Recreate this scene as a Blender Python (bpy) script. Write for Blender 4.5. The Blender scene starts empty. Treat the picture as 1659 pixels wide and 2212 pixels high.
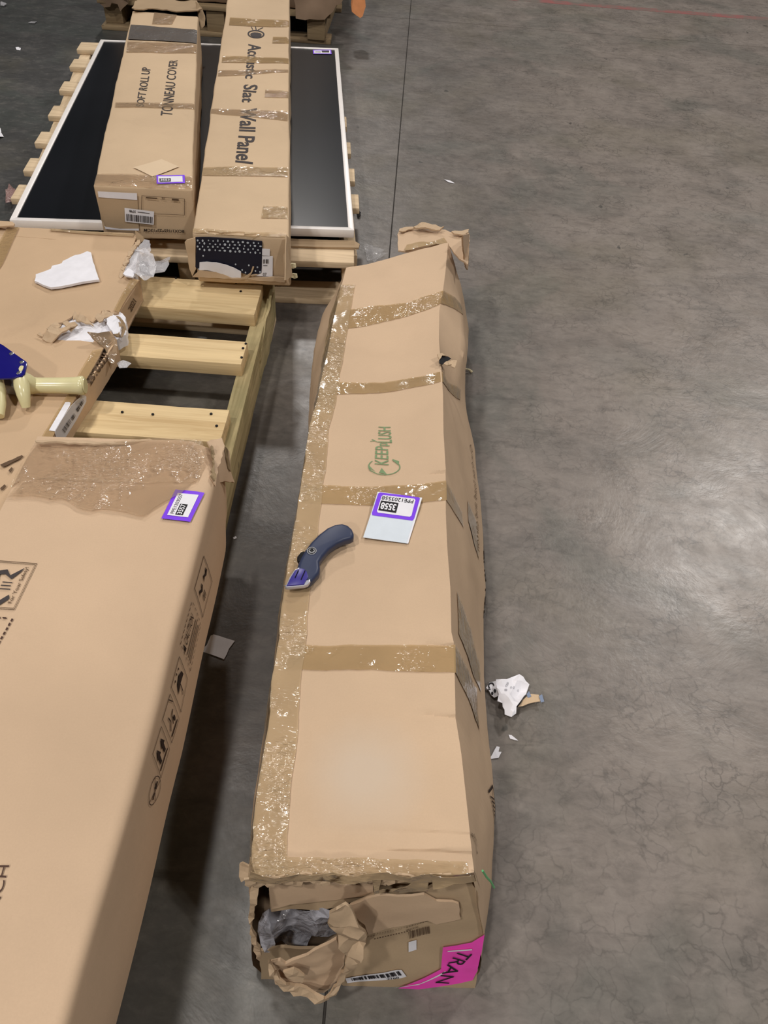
import bpy, bmesh, math, random
from mathutils import Vector, Matrix, noise, geometry
from mathutils.bvhtree import BVHTree

C = bpy.context.scene.collection
sc = bpy.context.scene

# ---------------------------------------------------------------- camera
FPX, PITCH, ROLL, CAMH = 1661.0, math.radians(47.5), math.atan(0.083), 1.30
_ux, _uy = math.sin(ROLL), math.cos(ROLL)
_Z = Vector((math.cos(PITCH) * _ux, math.cos(PITCH) * _uy, math.sin(PITCH)))
_Y = Vector((math.sin(PITCH) * _ux, math.sin(PITCH) * _uy, -math.cos(PITCH)))
_X = _Y.cross(_Z)
ROT = Matrix((_X, _Y, _Z))
CAM = Vector((0, 0, CAMH))
cd = bpy.data.cameras.new('camera')
cam = bpy.data.objects.new('camera', cd)
C.objects.link(cam)
cam.matrix_world = Matrix.Translation(CAM) @ ROT.to_4x4()
cd.sensor_fit = 'VERTICAL'
cd.sensor_height = 36.0
cd.lens = 36.0 * FPX / 2212.0
cd.clip_start = 0.02
sc.camera = cam

# ---------------------------------------------------------------- world, lamps, exposure
w = bpy.data.worlds.new('world')
sc.world = w
w.use_nodes = True
w.node_tree.nodes['Background'].inputs[0].default_value = (0.80, 0.86, 1.0, 1)
w.node_tree.nodes['Background'].inputs[1].default_value = 0.022


def lamp(name, loc, watts, sx, sy, col, target):
    d = bpy.data.lights.new(name, 'AREA')
    d.shape = 'RECTANGLE'
    d.size, d.size_y, d.energy, d.color = sx, sy, watts, col
    o = bpy.data.objects.new(name, d)
    C.objects.link(o)
    o.location = loc
    o.rotation_euler = (Vector(target) - Vector(loc)).to_track_quat('-Z', 'Y').to_euler()
    return o


lamp('overhead_lamp', (-3.0, -1.9, 8.0), 335, 0.45, 0.45, (1.0, 0.955, 0.90), (-0.3, 0.8, 0))
lamp('overhead_lamp', (-1.4, 2.4, 8.0), 180, 0.45, 0.45, (1.0, 0.955, 0.90), (-0.3, 1.2, 0))
lamp('overhead_lamp', (-3.2, -8.0, 8.0), 330, 0.45, 0.45, (1.0, 0.955, 0.90), (-0.3, 0.8, 0))  # unseen lamp added to brighten the near faces, no known fixture
lamp('overhead_lamp', (4.25, -1.9, 8.0), 290, 0.45, 0.45, (1.0, 0.955, 0.90), (0.3, 1, 0))
lamp('overhead_lamp', (5.6, 8.3, 8.0), 480, 0.8, 0.8, (1.0, 0.955, 0.91), (1, 2, 0))
lamp('overhead_lamp', (-2.0, 12.5, 8.0), 420, 0.6, 0.6, (1.0, 0.955, 0.91), (-0.6, 2.5, 0))
sc.view_settings.view_transform = 'Standard'
sc.view_settings.look = 'None'
sc.view_settings.gamma = 1.0
sc.view_settings.use_curve_mapping = False
sc.view_settings.exposure = -0.42


# ---------------------------------------------------------------- placing helpers
def ray(px, py):
    return ROT @ Vector(((px - 829.5) / FPX, -(py - 1106.0) / FPX, -1.0))


def U(px, py, z=0.0):
    """point at height z seen at photo pixel px, py"""
    d = ray(px, py)
    return CAM + d * ((z - CAMH) / d.z)


def UP(px, py, p0, n):
    """point on the plane (p0, n) seen at photo pixel px, py"""
    d = ray(px, py)
    return CAM + d * ((p0 - CAM).dot(n) / d.dot(n))


def lerp(a, b, t):
    return a + (b - a) * t


def clamp(x, a=0.0, b=1.0):
    return a if x < a else b if x > b else x


def smooth(x):
    x = clamp(x)
    return x * x * (3 - 2 * x)


def interp(x, xs, ys):
    if x <= xs[0]:
        return ys[0]
    for i in range(1, len(xs)):
        if x <= xs[i]:
            return lerp(ys[i - 1], ys[i], (x - xs[i - 1]) / (xs[i] - xs[i - 1] + 1e-9))
    return ys[-1]


def nz(p, s, seed=0.0):
    return noise.noise(Vector((p[0] * s + seed * 7.31, p[1] * s - seed * 3.17, p[2] * s + seed * 1.7)))


def fractal(p, s, seed=0.0):
    return nz(p, s, seed) + 0.5 * nz(p, s * 2.1, seed + 3) + 0.25 * nz(p, s * 4.3, seed + 6)


# ---------------------------------------------------------------- object helpers
def root_loc(o):
    while o.parent:
        o = o.parent
    return o.location.copy()


def thing(name, label, cat, loc, group=None):
    o = bpy.data.objects.new(name, None)
    o.empty_display_size = 0.05
    C.objects.link(o)
    o.location = loc
    o['label'] = label
    o['category'] = cat
    if group:
        o['group'] = group
    return o


def obj(name, bm, mat, parent=None, angle=35, flat=False):
    """link a bmesh written in world coordinates as one mesh object"""
    me = bpy.data.meshes.new(name)
    if parent is None:
        xs = [v.co for v in bm.verts]
        lo = Vector((min(c.x for c in xs), min(c.y for c in xs), min(c.z for c in xs)))
        hi = Vector((max(c.x for c in xs), max(c.y for c in xs), max(c.z for c in xs)))
        L = Vector(((lo.x + hi.x) / 2, (lo.y + hi.y) / 2, lo.z))
    else:
        L = root_loc(parent)
    for v in bm.verts:
        v.co -= L
    bm.to_mesh(me)
    bm.free()
    if not flat:
        for p in me.polygons:
            p.use_smooth = True
        me.set_sharp_from_angle(angle=math.radians(angle))
    for m in (mat if isinstance(mat, (list, tuple)) else [mat]):
        me.materials.append(m)
    o = bpy.data.objects.new(name, me)
    C.objects.link(o)
    if parent is None:
        o.location = L
    else:
        o.parent = parent
    return o


def tag(o, label, cat, group=None):
    o['label'] = label
    o['category'] = cat
    if group:
        o['group'] = group
    return o


def structure(o):
    o['kind'] = 'structure'
    return o


def inpoly(p, poly):
    x, y = p
    c = False
    j = len(poly) - 1
    for i in range(len(poly)):
        xi, yi = poly[i]
        xj, yj = poly[j]
        if (yi > y) != (yj > y) and x < (xj - xi) * (y - yi) / (yj - yi + 1e-12) + xi:
            c = not c
        j = i
    return c


def subdiv_outline(pts, sp, jag, rnd):
    out = []
    n = len(pts)
    for i in range(n):
        a, b = Vector(pts[i]), Vector(pts[(i + 1) % n])
        d = b - a
        k = max(1, int(d.length / sp))
        perp = Vector((-d.y, d.x)).normalized() if d.length > 0 else Vector((0, 0))
        for q in range(k):
            p = a + d * (q / k)
            if q > 0:
                p = p + perp * rnd.uniform(-jag, jag)
            out.append(p)
    return out


def sheet(bm, pts, n=Vector((0, 0, 1)), sp=0.02, thick=0.003, amp=0.0, ns=20.0, jag=0.0, seed=1, holes=(), bend=None, mi=0):
    """a sheet with this outline (world points in a plane), with its own thickness, crumple and bend"""
    rnd = random.Random(seed)
    n = Vector(n).normalized()
    O = pts[0].copy()
    ex = (Vector((1, 0, 0)) if abs(n.x) < 0.8 else Vector((0, 1, 0)))
    ex = (ex - n * ex.dot(n)).normalized()
    ey = n.cross(ex)
    to2 = lambda p: Vector(((p - O).dot(ex), (p - O).dot(ey)))
    out = subdiv_outline([to2(p) for p in pts], sp, jag, rnd)
    hs = [subdiv_outline([to2(p) for p in h], sp, jag, rnd) for h in holes]
    vs = list(out)
    es = [(i, (i + 1) % len(out)) for i in range(len(out))]
    for h in hs:
        b = len(vs)
        vs += h
        es += [(b + i, b + (i + 1) % len(h)) for i in range(len(h))]
    x0, x1 = min(p.x for p in out), max(p.x for p in out)
    y0, y1 = min(p.y for p in out), max(p.y for p in out)
    bnd = list(vs)
    nx, ny = int((x1 - x0) / sp) + 1, int((y1 - y0) / sp) + 1
    for i in range(nx + 1):
        for j in range(ny + 1):
            p = Vector((x0 + (i + 0.5 * (j % 2)) * sp, y0 + j * sp))
            p += Vector((rnd.uniform(-.15, .15), rnd.uniform(-.15, .15))) * sp
            if inpoly(p, out) and not any(inpoly(p, h) for h in hs):
                if min((p - q).length_squared for q in bnd) > (0.45 * sp) ** 2:
                    vs.append(p)
    V, E, Fc, *_ = geometry.delaunay_2d_cdt(vs, es, [], 0, 1e-6)
    faces = []
    for f in Fc:
        c = (V[f[0]] + V[f[1]] + V[f[2]]) / 3
        if inpoly(c, out) and not any(inpoly(c, h) for h in hs):
            a, b_, c_ = V[f[0]], V[f[1]], V[f[2]]
            if (b_ - a).cross(c_ - a) < 0:
                f = [f[0], f[2], f[1]]
            faces.append(f)
    top, bot = {}, {}
    cnt = {}
    for f in faces:
        for k in range(3):
            e = (f[k], f[(k + 1) % 3])
            cnt[e] = 1
        for i in f:
            if i not in top:
                p = O + ex * V[i].x + ey * V[i].y
                h = amp * fractal(p, ns, seed) if amp else 0.0
                q = p + n * h
                if bend:
                    q = bend(q, V[i])
                top[i] = bm.verts.new(q)
                if thick:
                    bot[i] = bm.verts.new(q - n * thick)
    for f in faces:
        try:
            bm.faces.new([top[i] for i in f]).material_index = mi
            if thick:
                bm.faces.new([bot[i] for i in reversed(f)]).material_index = mi
        except ValueError:
            pass
    if thick:
        for (a, b) in cnt:
            if (b, a) not in cnt:
                try:
                    bm.faces.new([top[b], top[a], bot[a], bot[b]]).material_index = mi
                except ValueError:
                    pass
    return bm


def hexa(bm, c, bevel=0.004, cuts=0, amp=0.0, ns=4.0, seed=0.0, seg=2):
    """box from 8 corners: bottom 4 counter-clockwise, then top 4"""
    b = bmesh.new()
    v = [b.verts.new(p) for p in c]
    for f in ((3, 2, 1, 0), (4, 5, 6, 7), (0, 1, 5, 4), (1, 2, 6, 5), (2, 3, 7, 6), (3, 0, 4, 7)):
        b.faces.new([v[i] for i in f])
    if bevel:
        bmesh.ops.bevel(b, geom=list(b.edges), offset=bevel, segments=seg, affect='EDGES', profile=0.5)
    for _ in range(cuts):
        big = [e for e in b.edges if e.calc_length() > 0.045]
        if not big:
            break
        bmesh.ops.subdivide_edges(b, edges=big, cuts=1, use_grid_fill=True)
    if amp:
        b.normal_update()
        for q in b.verts:
            q.co += q.normal * amp * fractal(q.co, ns, seed)
    me = bpy.data.meshes.new('tmp')
    b.to_mesh(me)
    b.free()
    bm.from_mesh(me)
    bpy.data.meshes.remove(me)
    return bm


def bar(bm, p0, p1, wid, hei, bevel=0.003, up=Vector((0, 0, 1)), cuts=0, amp=0.0, seed=0.0):
    """straight board from p0 to p1 (centre line of its bottom face)"""
    d = (p1 - p0).normalized()
    s = d.cross(up).normalized() * (wid / 2)
    u = s.cross(d).normalized() * hei
    c = [p0 - s, p0 + s, p1 + s, p1 - s]
    c = c + [q + u for q in c]
    if (c[1] - c[0]).cross(c[3] - c[0]).dot(u) < 0:
        c = [c[3], c[2], c[1], c[0], c[7], c[6], c[5], c[4]]
    return hexa(bm, c, bevel, cuts, amp, 9.0, seed)


def tube(bm, pts, radii, seg=14, caps=True, flat=1.0):
    rings = []
    n = len(pts)
    for i, p in enumerate(pts):
        d = (pts[min(i + 1, n - 1)] - pts[max(i - 1, 0)]).normalized()
        a = d.orthogonal() if abs(d.z) > 0.9 else d.cross(Vector((0, 0, 1)))
        a.normalize()
        b = d.cross(a).normalized()
        r = radii[i] if isinstance(radii, (list, tuple)) else radii
        rings.append([bm.verts.new(p + (a * math.cos(t) + b * math.sin(t) * flat) * r)
                      for t in [2 * math.pi * k / seg for k in range(seg)]])
    for i in range(n - 1):
        for k in range(seg):
            bm.faces.new([rings[i][k], rings[i][(k + 1) % seg], rings[i + 1][(k + 1) % seg], rings[i + 1][k]])
    if caps:
        bm.faces.new(list(reversed(rings[0])))
        bm.faces.new(rings[-1])
    bmesh.ops.recalc_face_normals(bm, faces=bm.faces)
    return bm


def extrude_poly(bm, pts, depth, bevel=0.002, seg=2):
    """solid from a flat outline (world points), going down by depth"""
    b = bmesh.new()
    t = [b.verts.new(p) for p in pts]
    k = [b.verts.new(p - Vector((0, 0, depth))) for p in pts]
    n = len(pts)
    f = b.faces.new(t)
    b.faces.new(list(reversed(k)))
    for i in range(n):
        b.faces.new([t[i], k[i], k[(i + 1) % n], t[(i + 1) % n]])
    bmesh.ops.recalc_face_normals(b, faces=b.faces)
    if bevel:
        bmesh.ops.bevel(b, geom=[e for e in b.edges if all(v in t for v in e.verts) or all(v in k for v in e.verts)],
                        offset=bevel, segments=seg, affect='EDGES', profile=0.5)
    me = bpy.data.meshes.new('tmp')
    b.to_mesh(me)
    b.free()
    bm.from_mesh(me)
    bpy.data.meshes.remove(me)
    return bm


# ---------------------------------------------------------------- flat print (2-D drawings laid on a surface)
class Ink:
    """flat shapes in the unit square"""

    def __init__(self):
        self.v, self.f = [], []

    def poly(self, pts):
        b = len(self.v)
        self.v += [Vector(p) for p in pts]
        self.f.append(list(range(b, b + len(pts))))
        return self

    def rect(self, x0, y0, x1, y1):
        return self.poly([(x0, y0), (x1, y0), (x1, y1), (x0, y1)])

    def frame(self, x0, y0, x1, y1, tx, ty):
        self.rect(x0, y0, x1, y0 + ty)
        self.rect(x0, y1 - ty, x1, y1)
        self.rect(x0, y0 + ty, x0 + tx, y1 - ty)
        return self.rect(x1 - tx, y0 + ty, x1, y1 - ty)

    def stroke(self, pts, wx, wy=None):
        wy = wy or wx
        for i in range(len(pts) - 1):
            a, b = Vector(pts[i]), Vector(pts[i + 1])
            d = (b - a)
            p = Vector((-d.y, d.x)).normalized()
            p = Vector((p.x * wx, p.y * wy)) / 2
            self.poly([a - p, b - p, b + p, a + p])
        return self

    def ring(self, cx, cy, rx, ry, tx, ty, n=28, a0=0.0, a1=2 * math.pi):
        for k in range(n):
            a, b = lerp(a0, a1, k / n), lerp(a0, a1, (k + 1) / n)
            self.poly([(cx + rx * math.cos(a), cy + ry * math.sin(a)), (cx + rx * math.cos(b), cy + ry * math.sin(b)),
                       (cx + (rx - tx) * math.cos(b), cy + (ry - ty) * math.sin(b)),
                       (cx + (rx - tx) * math.cos(a), cy + (ry - ty) * math.sin(a))])
        return self

    def disc(self, cx, cy, rx, ry, n=14):
        return self.poly([(cx + rx * math.cos(2 * math.pi * k / n), cy + ry * math.sin(2 * math.pi * k / n)) for k in range(n)])

    def text(self, s, x0, y0, x1, y1, bold=0.0, shear=0.0):
        cu = bpy.data.curves.new('txt', 'FONT')
        cu.body = s
        cu.resolution_u = 3
        cu.offset = bold
        cu.shear = shear
        o = bpy.data.objects.new('txt', cu)
        C.objects.link(o)
        dg = bpy.context.evaluated_depsgraph_get()
        me = bpy.data.meshes.new_from_object(o.evaluated_get(dg))
        bpy.data.objects.remove(o)
        bpy.data.curves.remove(cu)
        vs = [v.co for v in me.vertices]
        ax, bx = min(v.x for v in vs), max(v.x for v in vs)
        ay, by = min(v.y for v in vs), max(v.y for v in vs)
        b = len(self.v)
        self.v += [Vector((lerp(x0, x1, (v.x - ax) / (bx - ax)), lerp(y0, y1, (v.y - ay) / (by - ay)))) for v in vs]
        self.f += [[b + i for i in p.vertices] for p in me.polygons]
        bpy.data.meshes.remove(me)
        return self

    def barcode(self, x0, y0, x1, y1, n=26, seed=1):
        r = random.Random(seed)
        ws = [r.choice((1, 1, 2, 3)) for _ in range(2 * n - 1)]
        t = sum(ws)
        x = x0
        for i, q in enumerate(ws):
            d = (x1 - x0) * q / t
            if i % 2 == 0:
                self.rect(x, y0, x + d, y1)
            x += d
        return self


def lay(ink, quad, bvh=None, n=Vector((0, 0, 1)), off=0.0012, maxlen=0.02, thick=0.0, reach=0.12):
    """lay flat shapes on a surface: quad = world corners for (0,0) (1,0) (1,1) (0,1); dropped along -n onto bvh"""
    n = Vector(n).normalized()
    bm = bmesh.new()
    a, b, c, d = quad
    vs = []
    for p in ink.v:
        q = (a.lerp(b, p.x)).lerp(d.lerp(c, p.x), p.y)
        vs.append(bm.verts.new(q))
    for f in ink.f:
        try:
            bm.faces.new([vs[i] for i in f])
        except ValueError:
            pass
    for _ in range(6):
        big = [e for e in bm.edges if e.calc_length() > maxlen]
        if not big:
            break
        bmesh.ops.subdivide_edges(bm, edges=big, cuts=1)
        bmesh.ops.triangulate(bm, faces=[f for f in bm.faces if len(f.verts) > 4])
    bmesh.ops.triangulate(bm, faces=bm.faces)
    for v in bm.verts:
        if bvh:
            hit = bvh.ray_cast(v.co + n * reach, -n, reach * 2)
            if hit[0] is None:
                hit = bvh.find_nearest(v.co)
            v.co = hit[0] + n * off
        else:
            v.co += n * off
    bm.normal_update()
    for f in bm.faces:
        if f.normal.dot(n) < 0:
            f.normal_flip()
    return bm


def bvh_of(*objs):
    bm = bmesh.new()
    for o in objs:
        L = root_loc(o)
        me = o.data
        b = [bm.verts.new(v.co + L) for v in me.vertices]
        for p in me.polygons:
            try:
                bm.faces.new([b[i] for i in p.vertices])
            except ValueError:
                pass
    t = BVHTree.FromBMesh(bm)
    bm.free()
    return t


# ---------------------------------------------------------------- materials
class Mat:
    def __init__(self, name):
        self.m = bpy.data.materials.new(name)
        self.m.use_nodes = True
        self.t = self.m.node_tree
        self.b = self.t.nodes['Principled BSDF']
        self.out = self.t.nodes['Material Output']
        self.tc = self.t.nodes.new('ShaderNodeTexCoord')

    def n(self, typ, **kw):
        nd = self.t.nodes.new(typ)
        for k, v in kw.items():
            if k in nd.inputs.keys():
                nd.inputs[k].default_value = v
            else:
                setattr(nd, k, v)
        return nd

    def l(self, a, b):
        self.t.links.new(a, b)

    def coord(self, scale=(1, 1, 1), rot=(0, 0, 0), loc=(0, 0, 0)):
        mp = self.n('ShaderNodeMapping')
        mp.inputs['Scale'].default_value = scale
        mp.inputs['Rotation'].default_value = rot
        mp.inputs['Location'].default_value = loc
        self.l(self.tc.outputs['Object'], mp.inputs['Vector'])
        return mp.outputs[0]

    def noise(self, vec, scale, detail=4, rough=0.55, dist=0.0):
        nd = self.n('ShaderNodeTexNoise')
        nd.inputs['Scale'].default_value = scale
        nd.inputs['Detail'].default_value = detail
        nd.inputs['Roughness'].default_value = rough
        nd.inputs['Distortion'].default_value = dist
        self.l(vec, nd.inputs['Vector'])
        return nd.outputs['Fac']

    def ramp(self, fac, stops):
        r = self.n('ShaderNodeValToRGB')
        el = r.color_ramp.elements
        while len(el) < len(stops):
            el.new(0.5)
        for e, (p, c) in zip(el, stops):
            e.position = p
            e.color = (c[0], c[1], c[2], 1) if not isinstance(c, (int, float)) else (c, c, c, 1)
        self.l(fac, r.inputs[0])
        return r.outputs[0]

    def mix(self, fac, a, b, mode='MIX'):
        mx = self.n('ShaderNodeMix', data_type='RGBA', blend_type=mode)
        if isinstance(fac, (int, float)):
            mx.inputs[0].default_value = fac
        else:
            self.l(fac, mx.inputs[0])
        for s, i in ((a, 6), (b, 7)):
            if isinstance(s, tuple):
                mx.inputs[i].default_value = (s[0], s[1], s[2], 1)
            else:
                self.l(s, mx.inputs[i])
        return mx.outputs[2]

    def math(self, op, a, b=0.0, clampit=False):
        nd = self.n('ShaderNodeMath', operation=op)
        nd.use_clamp = clampit
        for s, i in ((a, 0), (b, 1)):
            if isinstance(s, (int, float)):
                nd.inputs[i].default_value = s
            else:
                self.l(s, nd.inputs[i])
        return nd.outputs[0]

    def bump(self, h, strength=0.3, dist=0.002, prev=None):
        b = self.n('ShaderNodeBump')
        b.inputs['Strength'].default_value = strength
        b.inputs['Distance'].default_value = dist
        self.l(h, b.inputs['Height'])
        if prev:
            self.l(prev, b.inputs['Normal'])
        return b.outputs[0]

    def set(self, color=None, rough=None, normal=None, spec=None, metal=None, trans=None, alpha=None):
        for k, v in (('Base Color', color), ('Roughness', rough), ('Specular IOR Level', spec), ('Metallic', metal),
                     ('Transmission Weight', trans), ('Alpha', alpha)):
            if v is None:
                continue
            if isinstance(v, tuple):
                self.b.inputs[k].default_value = (v[0], v[1], v[2], 1)
            elif isinstance(v, (int, float)):
                self.b.inputs[k].default_value = v
            else:
                self.l(v, self.b.inputs[k])
        if normal is not None:
            self.l(normal, self.b.inputs['Normal'])
        return self.m


def plain(name, col, rough=0.5, spec=0.4, metal=0.0, var=0.08):
    m = Mat(name)
    f = m.noise(m.coord(), 40, 3)
    dk = tuple(c * (1 - var) for c in col)
    lt = tuple(min(1, c * (1 + var)) for c in col)
    return m.set(m.ramp(f, [(0.3, dk), (0.7, lt)]), rough, None, spec, metal)


def cardboard(name, col, dirt=0.25, flute=0.12, axis=0, stain=None):
    m = Mat(name)
    co = m.coord()
    big = m.noise(co, 2.3, 5, 0.6)
    fine = m.noise(m.coord((1, 1, 1)), 420, 2)
    fib = m.noise(m.coord((60, 420, 200)) if axis == 0 else m.coord((420, 60, 200)), 1.0, 3)
    c1 = tuple(c * 0.90 for c in col)
    c2 = tuple(min(1, c * 1.08) for c in col)
    c = m.ramp(big, [(0.3, c1), (0.7, c2)])
    c = m.mix(m.math('MULTIPLY', fine, 0.22), c, tuple(x * 0.6 for x in col))
    st = m.noise(m.coord(loc=(3.1, 1.7, 0.3)), 5.0, 6, 0.7, 0.6)
    c = m.mix(m.math('MULTIPLY', m.ramp(st, [(0.58, 0.0), (0.75, 1.0)]), dirt), c, (col[0] * 0.55, col[1] * 0.53, col[2] * 0.55))
    wv = m.n('ShaderNodeTexWave')
    wv.bands_direction = 'X' if axis else 'Y'
    wv.inputs['Scale'].default_value = 24
    wv.inputs['Distortion'].default_value = 0.6
    m.l(co, wv.inputs['Vector'])
    n1 = m.bump(wv.outputs['Fac'], flute, 0.0006)
    n2 = m.bump(fib, 0.12, 0.0008, n1)
    n3 = m.bump(m.noise(co, 14, 4), 0.25, 0.004, n2)
    if stain:
        vd = m.n('ShaderNodeVectorMath', operation='DISTANCE')
        m.l(co, vd.inputs[0])
        vd.inputs[1].default_value = stain
        dd = m.math('ADD', vd.outputs['Value'], m.math('MULTIPLY', m.noise(co, 12, 4), 0.05))
        c = m.mix(m.ramp(dd, [(0.045, 0.55), (0.115, 0.0)]), c, (0.58, 0.49, 0.40))
    return m.set(c, 0.72, n3, 0.18)


def tape_mat(name, col, see=0.35, crink=1.0, rough=0.1, stretch=(1, 1, 1)):
    m = Mat(name)
    co = m.coord(stretch)
    wr = m.noise(co, 48, 2, 0.5, 0.8)
    wr2 = m.noise(m.coord((stretch[0] * 1.0, stretch[1] * 2.2, 1), loc=(3, 1, 2)), 105, 2, 0.5, 0.5)
    vo = m.n('ShaderNodeTexVoronoi', feature='DISTANCE_TO_EDGE')
    vo.inputs['Scale'].default_value = 75
    m.l(co, vo.inputs['Vector'])
    patch = m.ramp(m.noise(m.coord(loc=(5, 2, 1)), 12, 3), [(0.44, 0.10), (0.62, 1.0)])
    n1 = m.bump(m.math('MULTIPLY', wr, patch), min(1.0, 0.6 * crink), 0.0058)
    n1 = m.bump(m.math('MULTIPLY', wr2, patch), min(1.0, 0.5 * crink), 0.0036, n1)
    n2 = m.bump(m.math('MULTIPLY', m.ramp(vo.outputs['Distance'], [(0.0, 1.0), (0.15, 0.0)]), patch), 0.3 * crink, 0.0008, n1)
    tone = m.ramp(m.noise(m.coord(), 9, 3), [(0.3, tuple(c * 0.88 for c in col)), (0.7, tuple(min(1, c * 1.1) for c in col))])
    m.set(tone, rough, n2, 0.6)
    tr = m.n('ShaderNodeBsdfTransparent')
    tr.inputs[0].default_value = (1, 0.97, 0.92, 1)
    gl = m.n('ShaderNodeBsdfGlossy')
    gl.inputs['Roughness'].default_value = rough
    m.l(n2, gl.inputs['Normal'])
    fr = m.n('ShaderNodeFresnel')
    fr.inputs['IOR'].default_value = 1.48
    m.l(n2, fr.inputs['Normal'])
    a = m.n('ShaderNodeMixShader')
    m.l(fr.outputs[0], a.inputs[0])
    m.l(tr.outputs[0], a.inputs[1])
    m.l(gl.outputs[0], a.inputs[2])
    x = m.n('ShaderNodeMixShader')
    x.inputs[0].default_value = see
    m.l(m.b.outputs[0], x.inputs[1])
    m.l(a.outputs[0], x.inputs[2])
    m.l(x.outputs[0], m.out.inputs['Surface'])
    return m.m


def film_mat(name, tint=(0.9, 0.9, 0.93), milk=0.3, rough=0.12, sc_=30):
    m = Mat(name)
    n1 = m.bump(m.noise(m.coord(), sc_, 4, 0.6, 1.0), 0.8, 0.01)
    m.set(tint, rough, n1, 0.6)
    tr = m.n('ShaderNodeBsdfTransparent')
    x = m.n('ShaderNodeMixShader')
    x.inputs[0].default_value = milk
    m.l(tr.outputs[0], x.inputs[1])
    m.l(m.b.outputs[0], x.inputs[2])
    m.l(x.outputs[0], m.out.inputs['Surface'])
    return m.m


def wood(name, col, dark, along='X', green=0.0, worn=0.5):
    m = Mat(name)
    s = (1.2, 22, 22) if along == 'X' else (22, 1.2, 22)
    g = m.noise(m.coord(s), 2.2, 6, 0.62, 0.9)
    g2 = m.noise(m.coord((s[0] * 1.5, s[1] * 4, s[2] * 4)), 3.0, 3)
    c = m.ramp(g, [(0.30, dark), (0.52, col), (0.75, tuple(min(1, q * 1.15) for q in col))])
    c = m.mix(m.math('MULTIPLY', g2, 0.35), c, tuple(q * 0.62 for q in col))
    if green:
        gr = m.ramp(m.noise(m.coord(), 9, 4), [(0.4, 0.0), (0.65, green)])
        c = m.mix(gr, c, (0.20, 0.18, 0.085))
    sp = m.n('ShaderNodeTexVoronoi')
    sp.inputs['Scale'].default_value = 9
    m.l(m.coord(), sp.inputs['Vector'])
    c = m.mix(m.ramp(sp.outputs['Distance'], [(0.05, 0.7), (0.09, 0.0)]), c, tuple(q * 0.35 for q in col))
    return m.set(c, 0.75, m.bump(g, 0.35, 0.003), 0.2)


KRAFT = (0.555, 0.375, 0.222)
M_box_long = cardboard('kraft_cardboard_long', (0.615, 0.445, 0.300), 0.15, stain=tuple(U(790, 1665, .32) - Vector((0.03, 1.0, 0))))
M_box_front = cardboard('kraft_cardboard_large', (0.60, 0.432, 0.292), 0.08, 0.05)
M_box_flat = cardboard('kraft_cardboard_flat', (0.575, 0.405, 0.258), 0.18, 0.06)
M_box_top = cardboard('kraft_cardboard_pale', (0.615, 0.455, 0.298), 0.22, 0.08)
M_box_in = cardboard('kraft_cardboard_inside', (0.56, 0.41, 0.27), 0.3, 0.4)
M_box_dull = cardboard('kraft_cardboard_dull', (0.40, 0.285, 0.175), 0.3, 0.1)
M_tape = tape_mat('amber_packing_tape', (0.53, 0.365, 0.185), 0.45, 0.9, 0.10)
M_tape_wr = tape_mat('wrinkled_packing_tape', (0.59, 0.43, 0.255), 0.40, 1.6, 0.12, (0.7, 1.3, 1))
M_tape_clear = tape_mat('clear_packing_tape', (0.58, 0.43, 0.295), 0.70, 1.3, 0.10)
M_tape_grey = tape_mat('grey_tape', (0.115, 0.105, 0.100), 0.0, 0.5, 0.22)
M_ink = plain('brown_black_ink', (0.035, 0.022, 0.018), 0.7, 0.2)
M_ink_soft = plain('faded_brown_ink', (0.12, 0.075, 0.045), 0.75, 0.2)
M_ink_grey = plain('grey_black_ink', (0.060, 0.050, 0.050), 0.7, 0.2)
M_ink_dash = plain('dark_brown_print_ink', (0.075, 0.04, 0.03), 0.7, 0.2)
M_ink_green = plain('green_ink', (0.20, 0.29, 0.15), 0.7, 0.2)
M_black = plain('black_print', (0.012, 0.010, 0.014), 0.6, 0.3)
M_white = plain('white_paper', (0.80, 0.79, 0.84), 0.6, 0.3, 0, 0.03)
M_liner = plain('pale_blue_liner_paper', (0.66, 0.72, 0.79), 0.35, 0.4, 0, 0.03)
M_purple = plain('purple_label_print', (0.20, 0.045, 0.80), 0.45, 0.4, 0, 0.03)
M_pink = plain('fluorescent_pink_label', (1.0, 0.075, 0.55), 0.5, 0.35, 0, 0.05)
M_foam = plain('white_packing_foam', (0.80, 0.79, 0.84), 0.7, 0.2, 0, 0.05)
M_film = film_mat('milky_plastic_bag', (0.80, 0.79, 0.83), 0.38, 0.22)
M_film_grey = film_mat('grey_plastic_wrap', (0.52, 0.52, 0.58), 0.62, 0.14, 22)
M_film_clear = film_mat('clear_stretch_film', (0.60, 0.60, 0.62), 0.14, 0.12, 26)
M_pine = wood('new_pine', (0.74, 0.56, 0.315), (0.55, 0.38, 0.19), 'X')
M_pine_aged = wood('aged_pine_stringer', (0.46, 0.37, 0.20), (0.25, 0.19, 0.09), 'Y', 0.55)
M_pine_old = wood('old_pallet_pine', (0.74, 0.57, 0.38), (0.52, 0.38, 0.24), 'X', 0.10)
M_pine_oldy = wood('old_pallet_stringer_pine', (0.74, 0.57, 0.38), (0.52, 0.38, 0.24), 'Y', 0.10)
M_pine_dark = wood('dark_pallet_pine', (0.30, 0.215, 0.125), (0.18, 0.12, 0.07), 'X', 0.1)  # dark brown wood colour
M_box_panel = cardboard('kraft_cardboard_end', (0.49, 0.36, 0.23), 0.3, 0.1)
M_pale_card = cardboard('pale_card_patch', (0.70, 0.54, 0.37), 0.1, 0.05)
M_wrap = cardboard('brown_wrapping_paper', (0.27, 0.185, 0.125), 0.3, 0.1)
M_bezel = plain('white_bezel_plastic', (0.84, 0.80, 0.78), 0.35, 0.5, 0, 0.02)
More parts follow.
